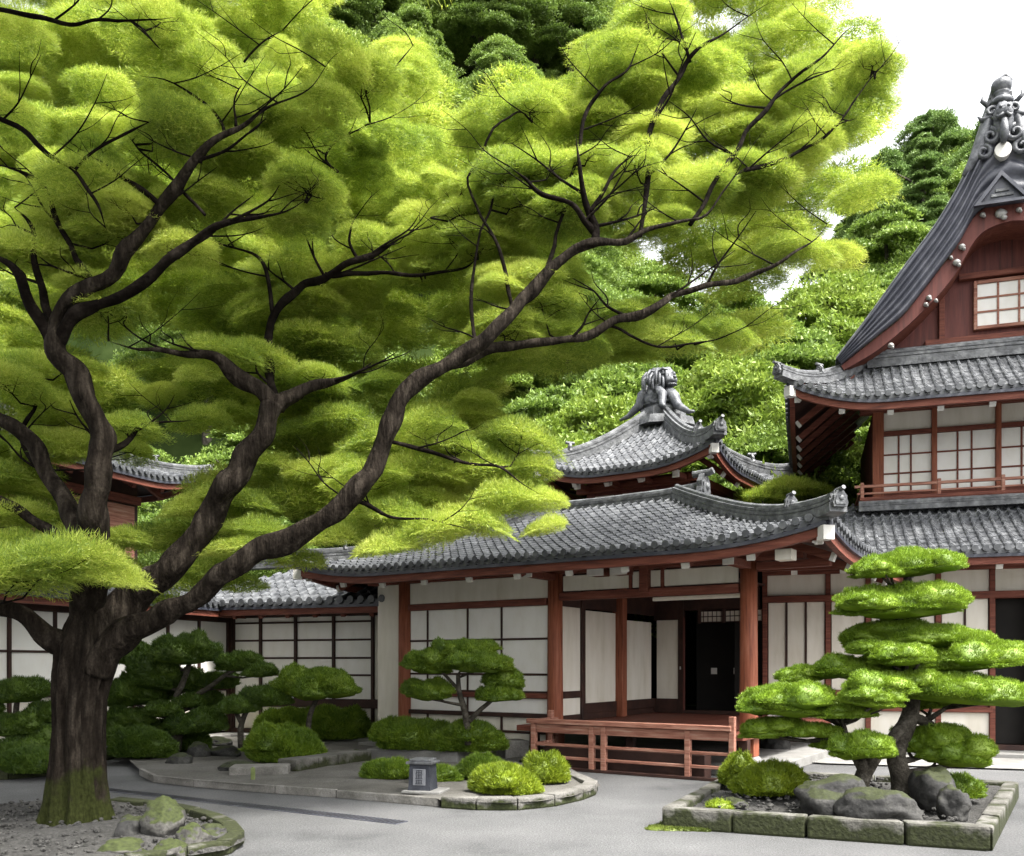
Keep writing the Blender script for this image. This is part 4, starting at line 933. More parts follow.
def niwaki(name, label, base, Y, stems, pads, m, bark, seed, dens=9000, z=.2, lobes=6, L=.05, W=.011, depth=.8, spread=.3, hs=1.0, vs_=1.15):
    rng = np.random.default_rng(seed); b = G(*base, z) if Y is None else Vector(((base[0]-512)/F*Y, Y, z)); Y = b.y; s = Y/F
    t = thing(name, label, 'tree', b)
    sp = []; mb = MB()
    for st in stems:
        pts = [P(x, y, Y+dy)-b for x, y, r, dy in st]; rad = [r*s for x, y, r, dy in st]
        # resample for a smooth bend
        q = []; rr = []
        for i in range(len(pts)-1):
            for k in range(4):
                u = k/4; p0, p1, p2, p3 = pts[max(i-1, 0)], pts[i], pts[i+1], pts[min(i+2, len(pts)-1)]
                q.append(.5*((2*p1)+(p2-p0)*u+(2*p0-5*p1+4*p2-p3)*u*u+(3*p1-p0-3*p2+p3)*u**3)); rr.append(rad[i]*(1-u)+rad[i+1]*u)
        q.append(pts[-1]); rr.append(rad[-1]); mb.tube(q, rr, 10, True, .18); sp += list(zip(q, rr))
    mb.obj('trunk', M[bark], t, True)
    for i, pd in enumerate(pads):
        px, py, hw, hh = pd[:4]; hw *= hs; hh *= vs_; dy = pd[4] if len(pd) > 4 else rng.uniform(-spread, spread); tl = pd[5] if len(pd) > 5 else rng.uniform(-.1, .1)
        c = P(px, py, Y+dy)-b; sc = (Y+dy)/F; rz = hh*sc*1.38; c.z += -hh*sc+.45*rz
        r = (hw*sc, max(hw*sc*depth, .3*depth), rz)
        tr = Tris(); clip_dome(tr, (0, 0, 0), r, rng, dens, L, W, lobes if hw > 22 else 4, .12, True, (tl, 0), .4)
        o = tr.obj('foliage_pad', M[m], t); o.location = c
        # a limb from the stem to the underside of the pad
        low = [(q, rr) for q, rr in sp if q.z < c.z-.02] or sp[:1]
        q, rr = min(low, key=lambda e: (e[0]-c).length+.5*abs(e[0].z-(c.z-.2)))
        if (q-c).length > .12:
            e = Vector((c.x, c.y, c.z-rz*.15)); mid = q.lerp(e, .5)+Vector((0, 0, -.06+.1*rng.random()))
            mb = MB(); r0 = min(rr*.6, .05); mb.tube([q, q.lerp(mid, .5), mid, mid.lerp(e, .6), e], [r0, r0*.85, r0*.7, r0*.55, r0*.3], 7, True, .2)
            for k in range(3):
                a = rng.uniform(0, 6.3); f = Vector((c.x+math.cos(a)*r[0]*.6, c.y+math.sin(a)*r[1]*.6, c.z-rz*.05)); mb.tube([mid, mid.lerp(f, .6)+Vector((0, 0, -.02)), f], [r0*.5, r0*.35, r0*.2], 5)
            mb.obj('branch', M[bark], t, True)
    return t
big_pads = [(907, 563, 48, 16, 0), (880, 570, 20, 9, -.3), (902, 602, 60, 19, 0), (870, 600, 26, 11, -.35), (876, 636, 32, 17, .2), (936, 637, 64, 15, .15), (884, 649, 28, 11, -.3), (958, 657, 64, 17, 0), (905, 655, 30, 12, -.45),
            (805, 673, 25, 11, .3), (857, 668, 40, 14, 0), (880, 685, 33, 15, -.55), (965, 688, 62, 20, -.2), (918, 678, 26, 12, -.35), (789, 700, 48, 19, 0), (842, 711, 32, 9, -.25), (770, 728, 30, 12, .1), (812, 729, 28, 9, -.1), (874, 697, 30, 13, -.65),
            (932, 701, 22, 9, .3), (864, 744, 31, 17, -.5), (930, 737, 33, 19, .1), (960, 752, 32, 17, -.1), (826, 742, 14, 8, .0)]
niwaki('cloud_pine', 'tall cloud pruned pine with stacked bright green pads in the stone planter', (893, 800), 10.3,
       [[(904, 797, 13, 0), (900, 775, 10.5, 0), (896, 757, 9, 0), (901, 737, 9, 0), (911, 712, 8.5, 0), (912, 685, 7.5, .05), (905, 655, 6.5, .1), (905, 620, 6.5, .05), (908, 590, 4.5, 0), (906, 562, 3, 0)],
        [(860, 786, 9, -.2), (866, 770, 7.5, -.25), (878, 752, 6.5, -.25), (893, 738, 6, -.1), (905, 722, 6, 0)],
        [(866, 772, 7, -.25), (856, 755, 6, -.3), (845, 738, 5, -.2), (838, 722, 4, -.1), (810, 712, 3, 0)],
        [(906, 715, 6, 0), (925, 722, 5, .05), (945, 738, 4, 0), (958, 748, 3, -.1)]],
       big_pads, 'pine', 'pinebark', 41, 15000, .28, 8, .034, .008, .8, .3, 1.12, 1.08)
niwaki('cloud_pine', 'mid sized cloud pruned tree with rounded pads before the shoji wall', (466, 742), 15.2,
       [[(468, 745, 4, 0), (467, 722, 3.5, 0), (463, 705, 3, 0), (459, 690, 2.6, 0), (458, 675, 2.2, 0)], [(468, 722, 3, 0), (480, 710, 2.6, 0), (492, 700, 2, 0), (500, 690, 1.6, 0)], [(459, 690, 2, 0), (445, 675, 1.6, 0), (436, 668, 1.2, 0)]],
       [(466, 650, 30, 12, .1), (428, 662, 27, 13, 0), (447, 652, 26, 12, .15), (482, 663, 34, 11, -.2), (504, 679, 22, 12, 0), (498, 693, 25, 10, -.1), (428, 690, 25, 12, 0)], 'mid', 'pinebark', 42, 8500, .25, 6, .055, .012, .8, .3, 1.04, 1.12)
niwaki('topiary_tree', 'small tree with one dome shaped crown behind the clipped hedge', (312, 730), 16.5,
       [[(308, 735, 3, 0), (310, 715, 2.6, 0), (316, 700, 2.3, 0), (320, 688, 2, 0)], [(316, 700, 2, 0), (326, 694, 1.5, 0), (334, 688, 1.2, 0)]],
       [(319, 682, 42, 15, 0)], 'mid', 'pinebark', 43, 7500, .1, 7, .06, .014, .8, .3, 1.05, 1.3)
niwaki('topiary_tree', 'small dark tree with two joined pads above the stepped stones', (240, 745), 16.3,
       [[(241, 748, 3.5, 0), (241, 728, 3, 0), (246, 712, 2.4, 0), (256, 700, 2, 0)], [(241, 722, 2.4, 0), (236, 712, 2, 0)]],
       [(268, 695, 26, 12, 0), (238, 705, 22, 10, -.15)], 'darkleaf', 'pinebark', 44, 6000, .1, 5, .07, .016, .8)
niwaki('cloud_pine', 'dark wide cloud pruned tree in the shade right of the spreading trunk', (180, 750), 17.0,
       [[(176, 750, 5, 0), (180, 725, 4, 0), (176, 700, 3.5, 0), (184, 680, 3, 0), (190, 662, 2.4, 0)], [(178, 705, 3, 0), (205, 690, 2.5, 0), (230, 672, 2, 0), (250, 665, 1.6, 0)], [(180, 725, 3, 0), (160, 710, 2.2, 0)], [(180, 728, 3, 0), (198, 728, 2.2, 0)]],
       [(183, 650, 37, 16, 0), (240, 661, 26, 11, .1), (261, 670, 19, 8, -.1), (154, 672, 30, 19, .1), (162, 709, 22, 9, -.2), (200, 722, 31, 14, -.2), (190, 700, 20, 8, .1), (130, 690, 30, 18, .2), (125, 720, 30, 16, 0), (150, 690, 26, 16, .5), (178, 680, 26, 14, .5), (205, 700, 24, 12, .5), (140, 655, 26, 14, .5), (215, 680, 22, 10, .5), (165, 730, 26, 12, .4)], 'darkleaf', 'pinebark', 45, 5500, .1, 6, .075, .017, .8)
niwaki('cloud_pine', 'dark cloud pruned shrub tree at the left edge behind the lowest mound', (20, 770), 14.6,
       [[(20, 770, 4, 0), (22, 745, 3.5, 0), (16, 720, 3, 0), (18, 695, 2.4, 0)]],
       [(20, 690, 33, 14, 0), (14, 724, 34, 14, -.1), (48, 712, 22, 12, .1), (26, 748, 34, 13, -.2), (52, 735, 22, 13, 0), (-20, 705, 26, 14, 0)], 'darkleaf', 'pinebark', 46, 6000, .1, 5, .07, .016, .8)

# ------------------------------------------------------------------ the great spreading tree
TY = 9.84; TB = G(80, 825)
tree = thing('spreading_tree', 'huge spreading tree with dark twisting limbs and feathery yellow green layered foliage', 'tree', TB)
rt = np.random.default_rng(11); rp = random.Random(11)
def cr(pts, n=6):
    # Catmull-Rom through (point, radius) pairs
    out = []
    for i in range(len(pts)-1):
        p0, p1, p2, p3 = pts[max(i-1, 0)], pts[i], pts[i+1], pts[min(i+2, len(pts)-1)]
        for k in range(n):
            u = k/n; q = .5*((2*p1[0])+(p2[0]-p0[0])*u+(2*p0[0]-5*p1[0]+4*p2[0]-p3[0])*u*u+(3*p1[0]-p0[0]-3*p2[0]+p3[0])*u**3)
            out.append((q, p1[1]*(1-u)+p2[1]*u))
    out.append(pts[-1]); return out
def limb(mb, px, jit=.0, seg=10, n=6, wob=.34):
    pts = [(P(x, y, Y)-TB, (r if r > 9 else r*(.62+.38*r/9))*Y/F*(.76)) for x, y, r, Y in px]; c = cr(pts, n)
    if jit:
        c = [(q+Vector((mnoise.noise(q*2.3), mnoise.noise(q*2.3+Vector((7, 0, 0))), mnoise.noise(q*2.3+Vector((0, 9, 0)))))*jit*min(1, i/4), r) for i, (q, r) in enumerate(c)]
    c = [(q, r*(1 if px[-1][2] > 6 else min(1, (len(c)-1-i)/(len(c)*.3)+.14))) for i, (q, r) in enumerate(c)]
    c = [(q, r*(1+.26*mnoise.noise(q*3.1+Vector((3, 1, 7)))+.12*max(0, mnoise.noise(q*7.0)))) for q, r in c]
    mb.tube([q for q, r in c], [r for q, r in c], seg, True, wob); return c
# trunk with root flare and vertical ridges
c = cr([(P(x, y, TY)-TB, r*TY/F) for x, y, r in ((78, 838, 41), (79, 822, 32), (79, 800, 26), (79, 765, 23), (79, 730, 22), (80, 700, 23), (85, 672, 26), (90, 648, 27), (92, 625, 22), (92, 605, 13))], 6)
vs = []; SG = 110
for i, (q, r) in enumerate(c):
    h = q.z; fl = max(0, 1-h/.75)
    for k in range(SG):
        a = 2*math.pi*k/SG; d = Vector((math.cos(a), math.sin(a), 0))
        rid = .10*math.sin(9*a+1.3*math.sin(h*2.1)+h*.8)+.05*math.sin(17*a-h*1.5)+.10*mnoise.noise(Vector((d.x*1.6, d.y*1.6, h*1.3)))+.07*abs(mnoise.noise(Vector((d.x*7, d.y*7, h*1.6))))-.04*abs(mnoise.noise(Vector((d.x*15, d.y*15, h*3.5))))
        ro = .20*fl*max(0, math.cos(5*a+.7))
        vs.append(q+d*r*(1+rid+ro))
mb = MB(); mb.add(vs, [[i*SG+k, i*SG+(k+1) % SG, (i+1)*SG+(k+1) % SG, (i+1)*SG+k] for i in range(len(c)-1) for k in range(SG)]+[[(len(c)-1)*SG+k for k in range(SG)]])
mb.obj('trunk', M['bark'], tree, True)
LIMBS = [
 # long low bough sweeping to the right
 ('bark', [(95, 668, 22, 9.75), (118, 640, 19, 9.7), (150, 618, 16.5, 9.6), (195, 596, 14.5, 9.5), (243, 560, 14, 9.4), (300, 530, 14, 9.4), (345, 500, 13.5, 9.4), (372, 468, 13, 9.45), (386, 428, 12, 9.5), (408, 398, 11, 9.5), (442, 366, 10, 9.55), (478, 346, 10, 9.6), (510, 312, 9, 9.7), (542, 275, 8, 9.75), (585, 250, 7, 9.8), (640, 233, 6, 9.9), (688, 222, 5, 10), (722, 196, 4, 10.1), (748, 168, 2.5, 10.2)]),
 # second bough rising through the middle
 ('bark', [(88, 660, 24, 9.85), (108, 625, 21, 9.9), (140, 590, 19, 10), (180, 552, 17.5, 10.05), (212, 505, 16.5, 10.1), (238, 470, 15.5, 10.1), (264, 438, 14, 10.1), (277, 408, 12.5, 10.15)]),
 # steep bough going up and then right
 ('bark', [(82, 655, 24, 9.9), (88, 610, 21, 9.8), (94, 560, 19, 9.7), (96, 500, 18, 9.6), (101, 455, 16.5, 9.55), (97, 425, 15, 9.5), (76, 378, 13, 9.45), (52, 342, 11.5, 9.4), (68, 308, 10, 9.35), (115, 265, 9, 9.3), (160, 207, 8, 9.25), (200, 162, 6.5, 9.2), (236, 126, 5, 9.2), (270, 105, 3.6, 9.2), (306, 87, 2.6, 9.2), (340, 57, 1.5, 9.2)]),
 # left boughs
 ('bark', [(80, 660, 18, 9.85), (50, 635, 14, 9.7), (18, 612, 11, 9.6), (-30, 596, 9, 9.5), (-80, 560, 6, 9.3)]),
 ('bark', [(98, 575, 13, 9.8), (72, 520, 12, 9.9), (52, 478, 11, 10), (28, 440, 10.5, 10), (-5, 412, 9, 10), (-60, 370, 6, 10)]),
 ('bark', [(92, 560, 9, 10), (55, 532, 8, 10.3), (0, 505, 7, 10.5), (-60, 480, 4, 10.6)]),
 ('twig', [(52, 342, 9, 9.4), (36, 310, 7.5, 9.3), (18, 275, 6.5, 9.2), (-10, 255, 5, 9.1), (-60, 225, 3, 9)]),
 ('twig', [(52, 325, 7, 9.4), (36, 268, 5.5, 9.5), (32, 228, 4, 9.5), (12, 208, 2.6, 9.5)]),
 ('twig', [(52, 345, 9, 9.4), (76, 318, 8.5, 9.3), (100, 306, 8, 9.3), (146, 278, 7, 9.2), (190, 242, 6, 9.2), (228, 223, 5, 9.2), (282, 212, 3.6, 9.2), (310, 198, 1.6, 9.2)]),
 ('twig', [(90, 280, 6, 9.4), (62, 228, 4.5, 9.5), (46, 194, 3.6, 9.5), (22, 173, 2.8, 9.5), (-10, 165, 2, 9.5)]),
 ('twig', [(-10, 112, 4.5, 9), (30, 140, 4, 9), (75, 170, 3.2, 9), (96, 208, 2.4, 9), (108, 234, 1.2, 9)]),
 ('twig', [(75, 170, 3, 9), (106, 145, 2.6, 9), (150, 122, 1.5, 9)]),
 ('twig', [(-10, 8, 4, 9), (60, 20, 3.6, 9), (100, 22, 2.8, 9), (175, 18, 1.3, 9)]),
 ('twig', [(160, 205, 4.5, 9.25), (116, 171, 3.5, 9.3), (92, 158, 1.5, 9.3)]),
 ('twig', [(200, 162, 3.6, 9.2), (222, 130, 3, 9.3), (196, 95, 2.2, 9.4), (140, 75, 1.2, 9.4)]),
 ('twig', [(205, 215, 3, 9.2), (150, 160, 2, 9.5), (120, 130, 1.2, 9.6)]),
 ('twig', [(236, 126, 2.6, 9.2), (232, 100, 2, 9.2), (240, 85, 1.2, 9.2)]),
 # splits of the middle bough
 ('bark', [(277, 410, 10, 10.15), (258, 390, 9.5, 10.1), (237, 376, 9, 10), (214, 360, 7, 9.9), (178, 352, 5, 9.8), (140, 350, 3.6, 9.7), (108, 345, 2, 9.7)]),
 ('bark', [(277, 410, 10, 10.15), (300, 390, 9, 10.2), (325, 384, 7, 10.2), (352, 378, 4.5, 10.2), (372, 360, 2, 10.2)]),
 ('twig', [(277, 408, 8, 10.15), (268, 372, 7, 10.5), (272, 325, 6.5, 10.8), (300, 286, 6, 10.9), (325, 275, 5.5, 10.8), (362, 259, 4.5, 10.7), (402, 240, 3.4, 10.6), (432, 220, 1.6, 10.6)]),
 ('twig', [(325, 275, 4.5, 10.8), (375, 274, 3.6, 10.8), (425, 274, 3, 10.8), (460, 265, 2.4, 10.8), (482, 254, 1.3, 10.8)]),
 ('twig', [(360, 262, 3, 10.7), (348, 240, 2.4, 10.7), (352, 222, 1.5, 10.7)]),
 ('twig', [(273, 315, 4, 10.85), (262, 262, 3, 10.9), (220, 243, 2, 10.9), (150, 244, 1.2, 10.9)]),
 # branches of the long bough
 ('bark', [(440, 368, 7, 9.6), (480, 356, 7, 9.9), (515, 350, 6.5, 10), (556, 345, 6.5, 10.1), (610, 326, 6, 10.2), (657, 305, 5.5, 10.3), (680, 291, 5, 10.4), (727, 285, 4.5, 10.5), (787, 258, 3.6, 10.6), (815, 242, 2.4, 10.7), (830, 225, 1.4, 10.7)]),
 ('twig', [(594, 246, 6, 9.8), (596, 226, 5.5, 9.8), (586, 200, 5, 9.7), (581, 165, 4, 9.6), (577, 135, 2, 9.6)]),
 ('twig', [(590, 212, 4, 9.75), (606, 190, 3.6, 9.7), (622, 165, 2.8, 9.7), (640, 150, 1.4, 9.7)]),
 ('twig', [(594, 232, 5, 9.8), (576, 208, 4, 9.7), (540, 196, 3.4, 9.6), (524, 178, 2.6, 9.6), (510, 164, 1.4, 9.6)]),
 ('twig', [(640, 236, 3.6, 9.9), (650, 170, 4.5, 10.2), (652, 122, 4.5, 10.4), (678, 82, 4, 10.5), (692, 56, 3.2, 10.5), (728, 30, 2.2, 10.5), (775, -2, 1.2, 10.5)]),
 ('twig', [(690, 62, 2.6, 10.5), (680, 30, 2.2, 10.5), (668, 0, 1.4, 10.5)]),
 ('twig', [(690, 225, 3.6, 10), (718, 175, 4, 10.2), (742, 137, 4, 10.3), (772, 101, 3.6, 10.4), (797, 76, 3, 10.4), (832, 46, 2.2, 10.4), (854, 24, 1.2, 10.4)]),
 ('twig', [(772, 101, 2.4, 10.4), (800, 84, 2, 10.4), (840, 70, 1.2, 10.4)]),
 ('twig', [(745, 170, 3.2, 10.2), (790, 158, 3, 10.5), (814, 144, 3, 10.6), (838, 125, 2.4, 10.6), (860, 119, 1.3, 10.6)]),
 ('twig', [(838, 125, 2, 10.6), (854, 102, 1.8, 10.6), (873, 70, 1, 10.6)]),
 ('twig', [(545, 272, 3.6, 9.75), (570, 190, 3, 10.1), (587, 115, 3.2, 10.3), (603, 90, 2.8, 10.3), (628, 66, 2.2, 10.3), (644, 34, 1.1, 10.3)]),
 ('twig', [(512, 310, 4, 9.7), (500, 250, 3, 9.9), (470, 180, 2.2, 10.2), (512, 112, 2.4, 10.3), (545, 128, 1.2, 10.3)]),
 ('twig', [(478, 350, 4, 9.6), (470, 300, 3, 9.9), (492, 200, 2, 10.2), (508, 186, 1.6, 10.2), (480, 180, 1.1, 10.2)]),
 ('twig', [(385, 440, 4, 9.5), (430, 452, 3.6, 9.8), (470, 462, 3, 10), (505, 470, 2.2, 10), (540, 492, 1.2, 10)]),
 ('twig', [(345, 498, 4, 9.4), (385, 512, 3, 9.6), (430, 520, 2.2, 9.7), (475, 532, 1.2, 9.7)]),
 ('twig', [(610, 326, 3, 10.2), (640, 340, 2.4, 10.3), (690, 345, 1.8, 10.3), (735, 330, 1.1, 10.3)]),
 ('twig', [(338, 172, 2.6, 10.6), (326, 156, 2.4, 10.6), (345, 138, 1.8, 10.6), (371, 121, 1, 10.6)]),
 ('twig', [(372, 92, 2.4, 10.8), (390, 72, 2, 10.8), (416, 41, 1, 10.8)]), ('twig', [(244, 62, 2, 10), (262, 42, 1.6, 10), (280, 26, 1, 10)]),
 ('twig', [(130, 20, 2, 9.6), (150, 40, 1.6, 9.6), (163, 50, 1, 9.6)]),
 ('twig', [(40, 470, 5, 10.4), (20, 440, 4, 10.6), (36, 400, 3, 10.7), (20, 372, 2, 10.7)]), ('twig', [(100, 455, 6, 9.6), (130, 440, 4.5, 9.9), (150, 425, 3.2, 10), (190, 420, 1.6, 10.2)]),
]
tips = []
for m, px in LIMBS:
    mb = MB(); c = limb(mb, px, .085 if m == 'bark' else .06, 16 if m == 'bark' else 8, 8)
    for k, (q, r) in enumerate(c):
        if r < .075: tips.append((q, r))
    mb.obj('branch', M[m], tree, True)
# knobs and burrs where boughs bend
# twigs and feathery pads
def inpoly(poly, x, y):
    c = False; j = len(poly)-1
    for i in range(len(poly)):
        if (poly[i][1] > y) != (poly[j][1] > y) and x < (poly[j][0]-poly[i][0])*(y-poly[i][1])/(poly[j][1]-poly[i][1])+poly[i][0]: c = not c
        j = i
    return c
CROWN = [(-160, -120), (330, -120), (345, 0), (352, 28), (435, 22), (458, 60), (446, 98), (500, 76), (530, 52), (600, 26), (625, -20), (640, -120), (830, -120), (850, 5), (880, 22), (910, 50), (925, 95), (898, 125), (905, 175), (888, 215), (895, 248), (870, 262), (845, 262), (812, 300), (812, 330), (770, 350), (700, 372), (650, 365), (600, 380), (550, 365), (526, 385), (535, 430), (540, 490), (558, 540), (515, 540), (440, 546), (370, 555), (310, 540), (275, 560), (235, 590), (190, 560), (140, 560), (60, 575), (-20, 600), (-160, 640)]
HOLES = [(630, 256, 28, 10), (676, 286, 30, 9), (742, 303, 24, 8), (585, 380, 16, 14), (812, 285, 24, 14), (130, 500, 34, 26), (190, 452, 40, 14), (140, 345, 22, 10), (575, 392, 25, 25), (455, 350, 12, 6)]
pads = []
def ok(px, py, hw, hh):
    if not all(inpoly(CROWN, px+a*hw*.8, py+b*hh*.8) for a, b in ((1, 0), (-1, 0), (0, 1), (0, -1))): return False
    return not any(abs(px-hx) < rx+hw*.7 and abs(py-hy) < ry+hh*.5 for hx, hy, rx, ry in HOLES)
def proj(q): w = q+TB; return 512+F*w.x/w.y, HZ-F*(w.z-EYE)/w.y
def shell(py): return 10.35+3.3*max(0, 1-py/560)**.9
def place(dY, sx, sy, r0, r1, jy, keep=1.0, low=9e9, seed=1, fl=(.26, .42)):
    # pads shingled over the outside of the crown: low ones near, high ones farther back
    rr = random.Random(seed); row = 0; y = -110
    while y < 640:
        x = -150+(row % 2)*sx*.5
        while x < 950:
            px, py = x+rr.uniform(-.38, .38)*sx, y+rr.uniform(-.45, .45)*sy; YY = shell(py)+dY+rr.uniform(-jy, jy); R = rr.uniform(r0, r1); hw = R*F/YY; hh = hw*.45
            if rr.random() < keep and py < low and ok(px, py, hw, hh): pads.append((P(px, py, YY)-TB, R, rr.uniform(*fl)*R, rr.random()*6.3))
            x += sx
        y += sy; row += 1
place(0, 64, 33, .34, .68, .3, .88, 560, 1)
place(.9, 60, 32, .44, .72, .35, .95, 575, 2)
place(1.9, 66, 38, .6, .9, .4, 1.0, 600, 3)
# pads carried by the traced limbs, just above and behind them
last = None
for q, r in tips:
    if rp.random() > .2: continue
    R = rp.uniform(.34, .6); c = q+Vector((rp.uniform(-.3, .3), rp.uniform(.3, 1.0), rp.uniform(.12, .45))); px, py = proj(c); hw = R*F/(c.y+TB.y)
    if ok(px, py, hw, hw*.42): pads.append((c, R, R*rp.uniform(.28, .42), rp.random()*6.3))
# drooping sprays hanging over the hall roof and the low left
for px, py, Y, R in ((540, 500, 10.4, .36), (525, 470, 10.6, .42), (520, 440, 10.6, .55), (500, 500, 10.3, .5), (475, 470, 10.5, .55), (470, 520, 10.2, .5), (430, 532, 10.0, .5), (400, 515, 10.2, .55), (385, 545, 9.9, .42), (420, 470, 10.5, .6), (330, 535, 10.2, .45), (545, 526, 10.3, .3), (60, 560, 9.0, .7), (20, 575, 9.0, .6), (110, 575, 9.3, .45), (-30, 560, 9.0, .7), (170, 580, 11, .5), (215, 570, 11, .5), (245, 585, 11.5, .35), (230, 530, 11.5, .6), (300, 500, 11.4, .7), (225, 512, 12, .5), (40, 520, 12, .8), (120, 572, 12.5, .5), (300, 560, 12, .45), (165, 600, 12, .4)):
    pads.append((P(px, py, Y)-TB, R, R*.42, rp.random()*6.3))
# unseen crown pads added above the picture to shade the courtyard's left side
for i in range(62):
    yy = rp.uniform(5.6, 9.2); zz = EYE+(HZ+60)/F*yy+rp.uniform(.25, 1.6); xx = rp.uniform(-6.5, -.6); R = rp.uniform(.55, .85)
    pads.append((Vector((xx, yy, zz))-TB, R, R*.42, rp.random()*6.3))
def variants(n, L, W, s0):
    out = []
    for k in range(8):
        r = np.random.default_rng(s0+k); t = Tris()
        a = r.uniform(0, 6.28); dome(t, (0, 0, 0), (.86, .86, .44), int(n*.62), L, W, r, False, -.4, .3, .16, .4, .3, .3)
        nf = int(n*.24); q = sphere_dirs(nf, r, -1)*(r.random((nf, 1))**.4)*np.array([.78, .78, .3])+np.array([0, 0, .02]); t.add(*blades(q, norm(r.normal(0, 1, (nf, 3))*np.array([1, 1, .45])), L*1.3, W*1.9, r))
        for j in range(4):      # a few smaller tufts make the cloud-like outline
            b = a+j*1.57+r.uniform(-.4, .4); q = r.uniform(.42, .6); sz = r.uniform(.36, .48)
            dome(t, (math.cos(b)*q, math.sin(b)*q, r.uniform(.0, .14)), (sz, sz, sz*.62), int(n*.38/4), L, W, r, False, -.35, .3, .16, .4, .3, .3)
        out.append(t.get())
    return out
FINE = variants(9500, .11, .0092, 100); MIDV = variants(5000, .12, .012, 200); COARSE = variants(2400, .14, .019, 300)
tr = Tris(); tw = MB()
for i, (c, R, rz, a) in enumerate(pads):
    Yw = c.y+TB.y; vis = HZ-F*(c.z+TB.z-EYE)/Yw > -60
    ex = Yw-shell(HZ-F*(c.z+TB.z-EYE)/Yw); lod = COARSE if ex > 1.4 or not vis else MIDV if ex > .5 else FINE
    V, T = lod[i % 8]; cs, sn = math.cos(a), math.sin(a); W = V*R; W[:, 2] *= rz/R/.44
    tx, ty = rt.normal(0, .12, 2)
    X = W[:, 0]*cs-W[:, 1]*sn; Yv = W[:, 0]*sn+W[:, 1]*cs; Z = W[:, 2]+X*tx+Yv*ty-.22*(X*X+Yv*Yv)/R
    tr.add(np.stack([X+c.x, Yv+c.y, Z+c.z], 1), T)
    if ex < .5 and vis:
        o = Vector((c.x, c.y-.05, c.z-rz*.3))
        near = min(tips, key=lambda t: (t[0]-o).length+.6*max(0, t[0].z-o.z+.1))[0]; dv = o-near
        if .05 < dv.length < 1.25 and dv.z > .4*max(0, dv.y)+.04:
            p1 = near+dv*.35+Vector((dv.x*.15, dv.y*.15, -.06)); p2 = near+dv*.72+Vector((rp.uniform(-.05, .05), rp.uniform(-.05, .05), -.03))
            tw.tube([near, p1, p2, o], [.013, .011, .008, .006], 5, False)
            for k in range(6):
                b = a+k*1.05+rp.uniform(-.4, .4); st = o if k % 2 else p2; e = Vector((c.x+math.cos(b)*R*rp.uniform(.45, .8), c.y+math.sin(b)*R*rp.uniform(.45, .8), c.z+rz*rp.uniform(-.05, .25))); mid = st.lerp(e, .5)+Vector((rp.uniform(-.05, .05), 0, rp.uniform(-.06, .01)))
                tw.tube([st, mid, e], [.0055, .004, .002], 4, False)
                f = mid.lerp(e, .4)+Vector((rp.uniform(-.12, .12), rp.uniform(-.1, .1), rp.uniform(.03, .12))); tw.tube([mid, f], [.0035, .0015], 3, False)
# side shoots forking up and out from the limbs, in front of the foliage
def shoot(q, d, r, lev):
    m1 = q+d*.35+Vector((rp.uniform(-.06, .06), rp.uniform(-.04, .04), -.04*d.length)); m2 = q+d*.7+Vector((rp.uniform(-.05, .05), rp.uniform(-.04, .04), -.02)); e = q+d
    cc = cr([(q, r), (m1, r*.75), (m2, r*.5), (e, r*.2)], 4); tw.tube([a_ for a_, b_ in cc], [b_ for a_, b_ in cc], 6 if lev else 4, False)
    if lev:
        for st, k in ((m1, .6), (m2, .5), (m2, .45))[:1+lev]:
            a = rp.uniform(.35, .9)*rp.choice((-1, 1)); x, z = d.x*math.cos(a)-d.z*math.sin(a), d.x*math.sin(a)+d.z*math.cos(a)
            shoot(st, Vector((x, d.y+rp.uniform(-.1, .15), abs(z)*.8+.03))*k, r*.55, lev-1)
for k, (q, r) in enumerate(tips):
    if k % 9 or r > .05: continue
    sg = rp.choice((-1, 1)); L = rp.uniform(.45, 1.0)
    shoot(q, Vector((sg*rp.uniform(.35, 1), rp.uniform(-.35, .1), rp.uniform(.25, .8))).normalized()*L, max(.008, min(.02, r*.5)), 1)
tr.obj('crown', M['leafbig'], tree)
tw.obj('twigs', M['twig'], tree)

# ------------------------------------------------------------------ wooded hillside behind, tree by tree
def crown_variant(seed, h, w, layers, npad, leafL, leafW, n, conic=False, fl=.4):
    r = np.random.default_rng(seed); tr = Tris()
    for i in range(npad):
        u = (i+.5)/npad; z = h*(.25+.72*u)
        rad = w*(1.0-u)**(.8 if conic else .45)*(1 if conic or u > .25 else .6+u*1.6); a = i*2.4+r.uniform(-.4, .4); q = rad*math.sqrt(r.uniform(.15, 1))
        pr = (w*.2+.12*rad)*(.8 if conic else 1.05)*r.uniform(.75, 1.3)
        dome(tr, (math.cos(a)*q, math.sin(a)*q, z+r.uniform(-.2, .2)), (pr, pr, pr*(fl if not conic else .45)), n, leafL, leafW, r, False, -.25, .35, .2, .95, .5, .35, (-math.cos(a)*.2, -math.sin(a)*.2))
    return tr.get()
KINDS = [('hillA', crown_variant(1, 8, 3.0, 6, 44, .115, .062, 2300)), ('hillB', crown_variant(2, 7.5, 3.2, 6, 44, .115, .062, 2300, False, .62)), ('hillC', crown_variant(3, 9, 2.7, 6, 46, .115, .062, 2300, False, .75)), ('hillA', crown_variant(4, 7, 3.4, 6, 42, .115, .062, 2300)), ('hillC', crown_variant(5, 10, 2.0, 8, 50, .15, .06, 1200, True))]
LAB = ['mid green layered tree on the wooded hillside behind the halls', 'bright green spreading tree on the wooded hillside behind the halls', 'deep green dense tree on the wooded hillside behind the halls', 'broad low mid green tree on the wooded hillside behind the halls', 'dark pointed conifer on the wooded hillside behind the halls']
PROTO = []
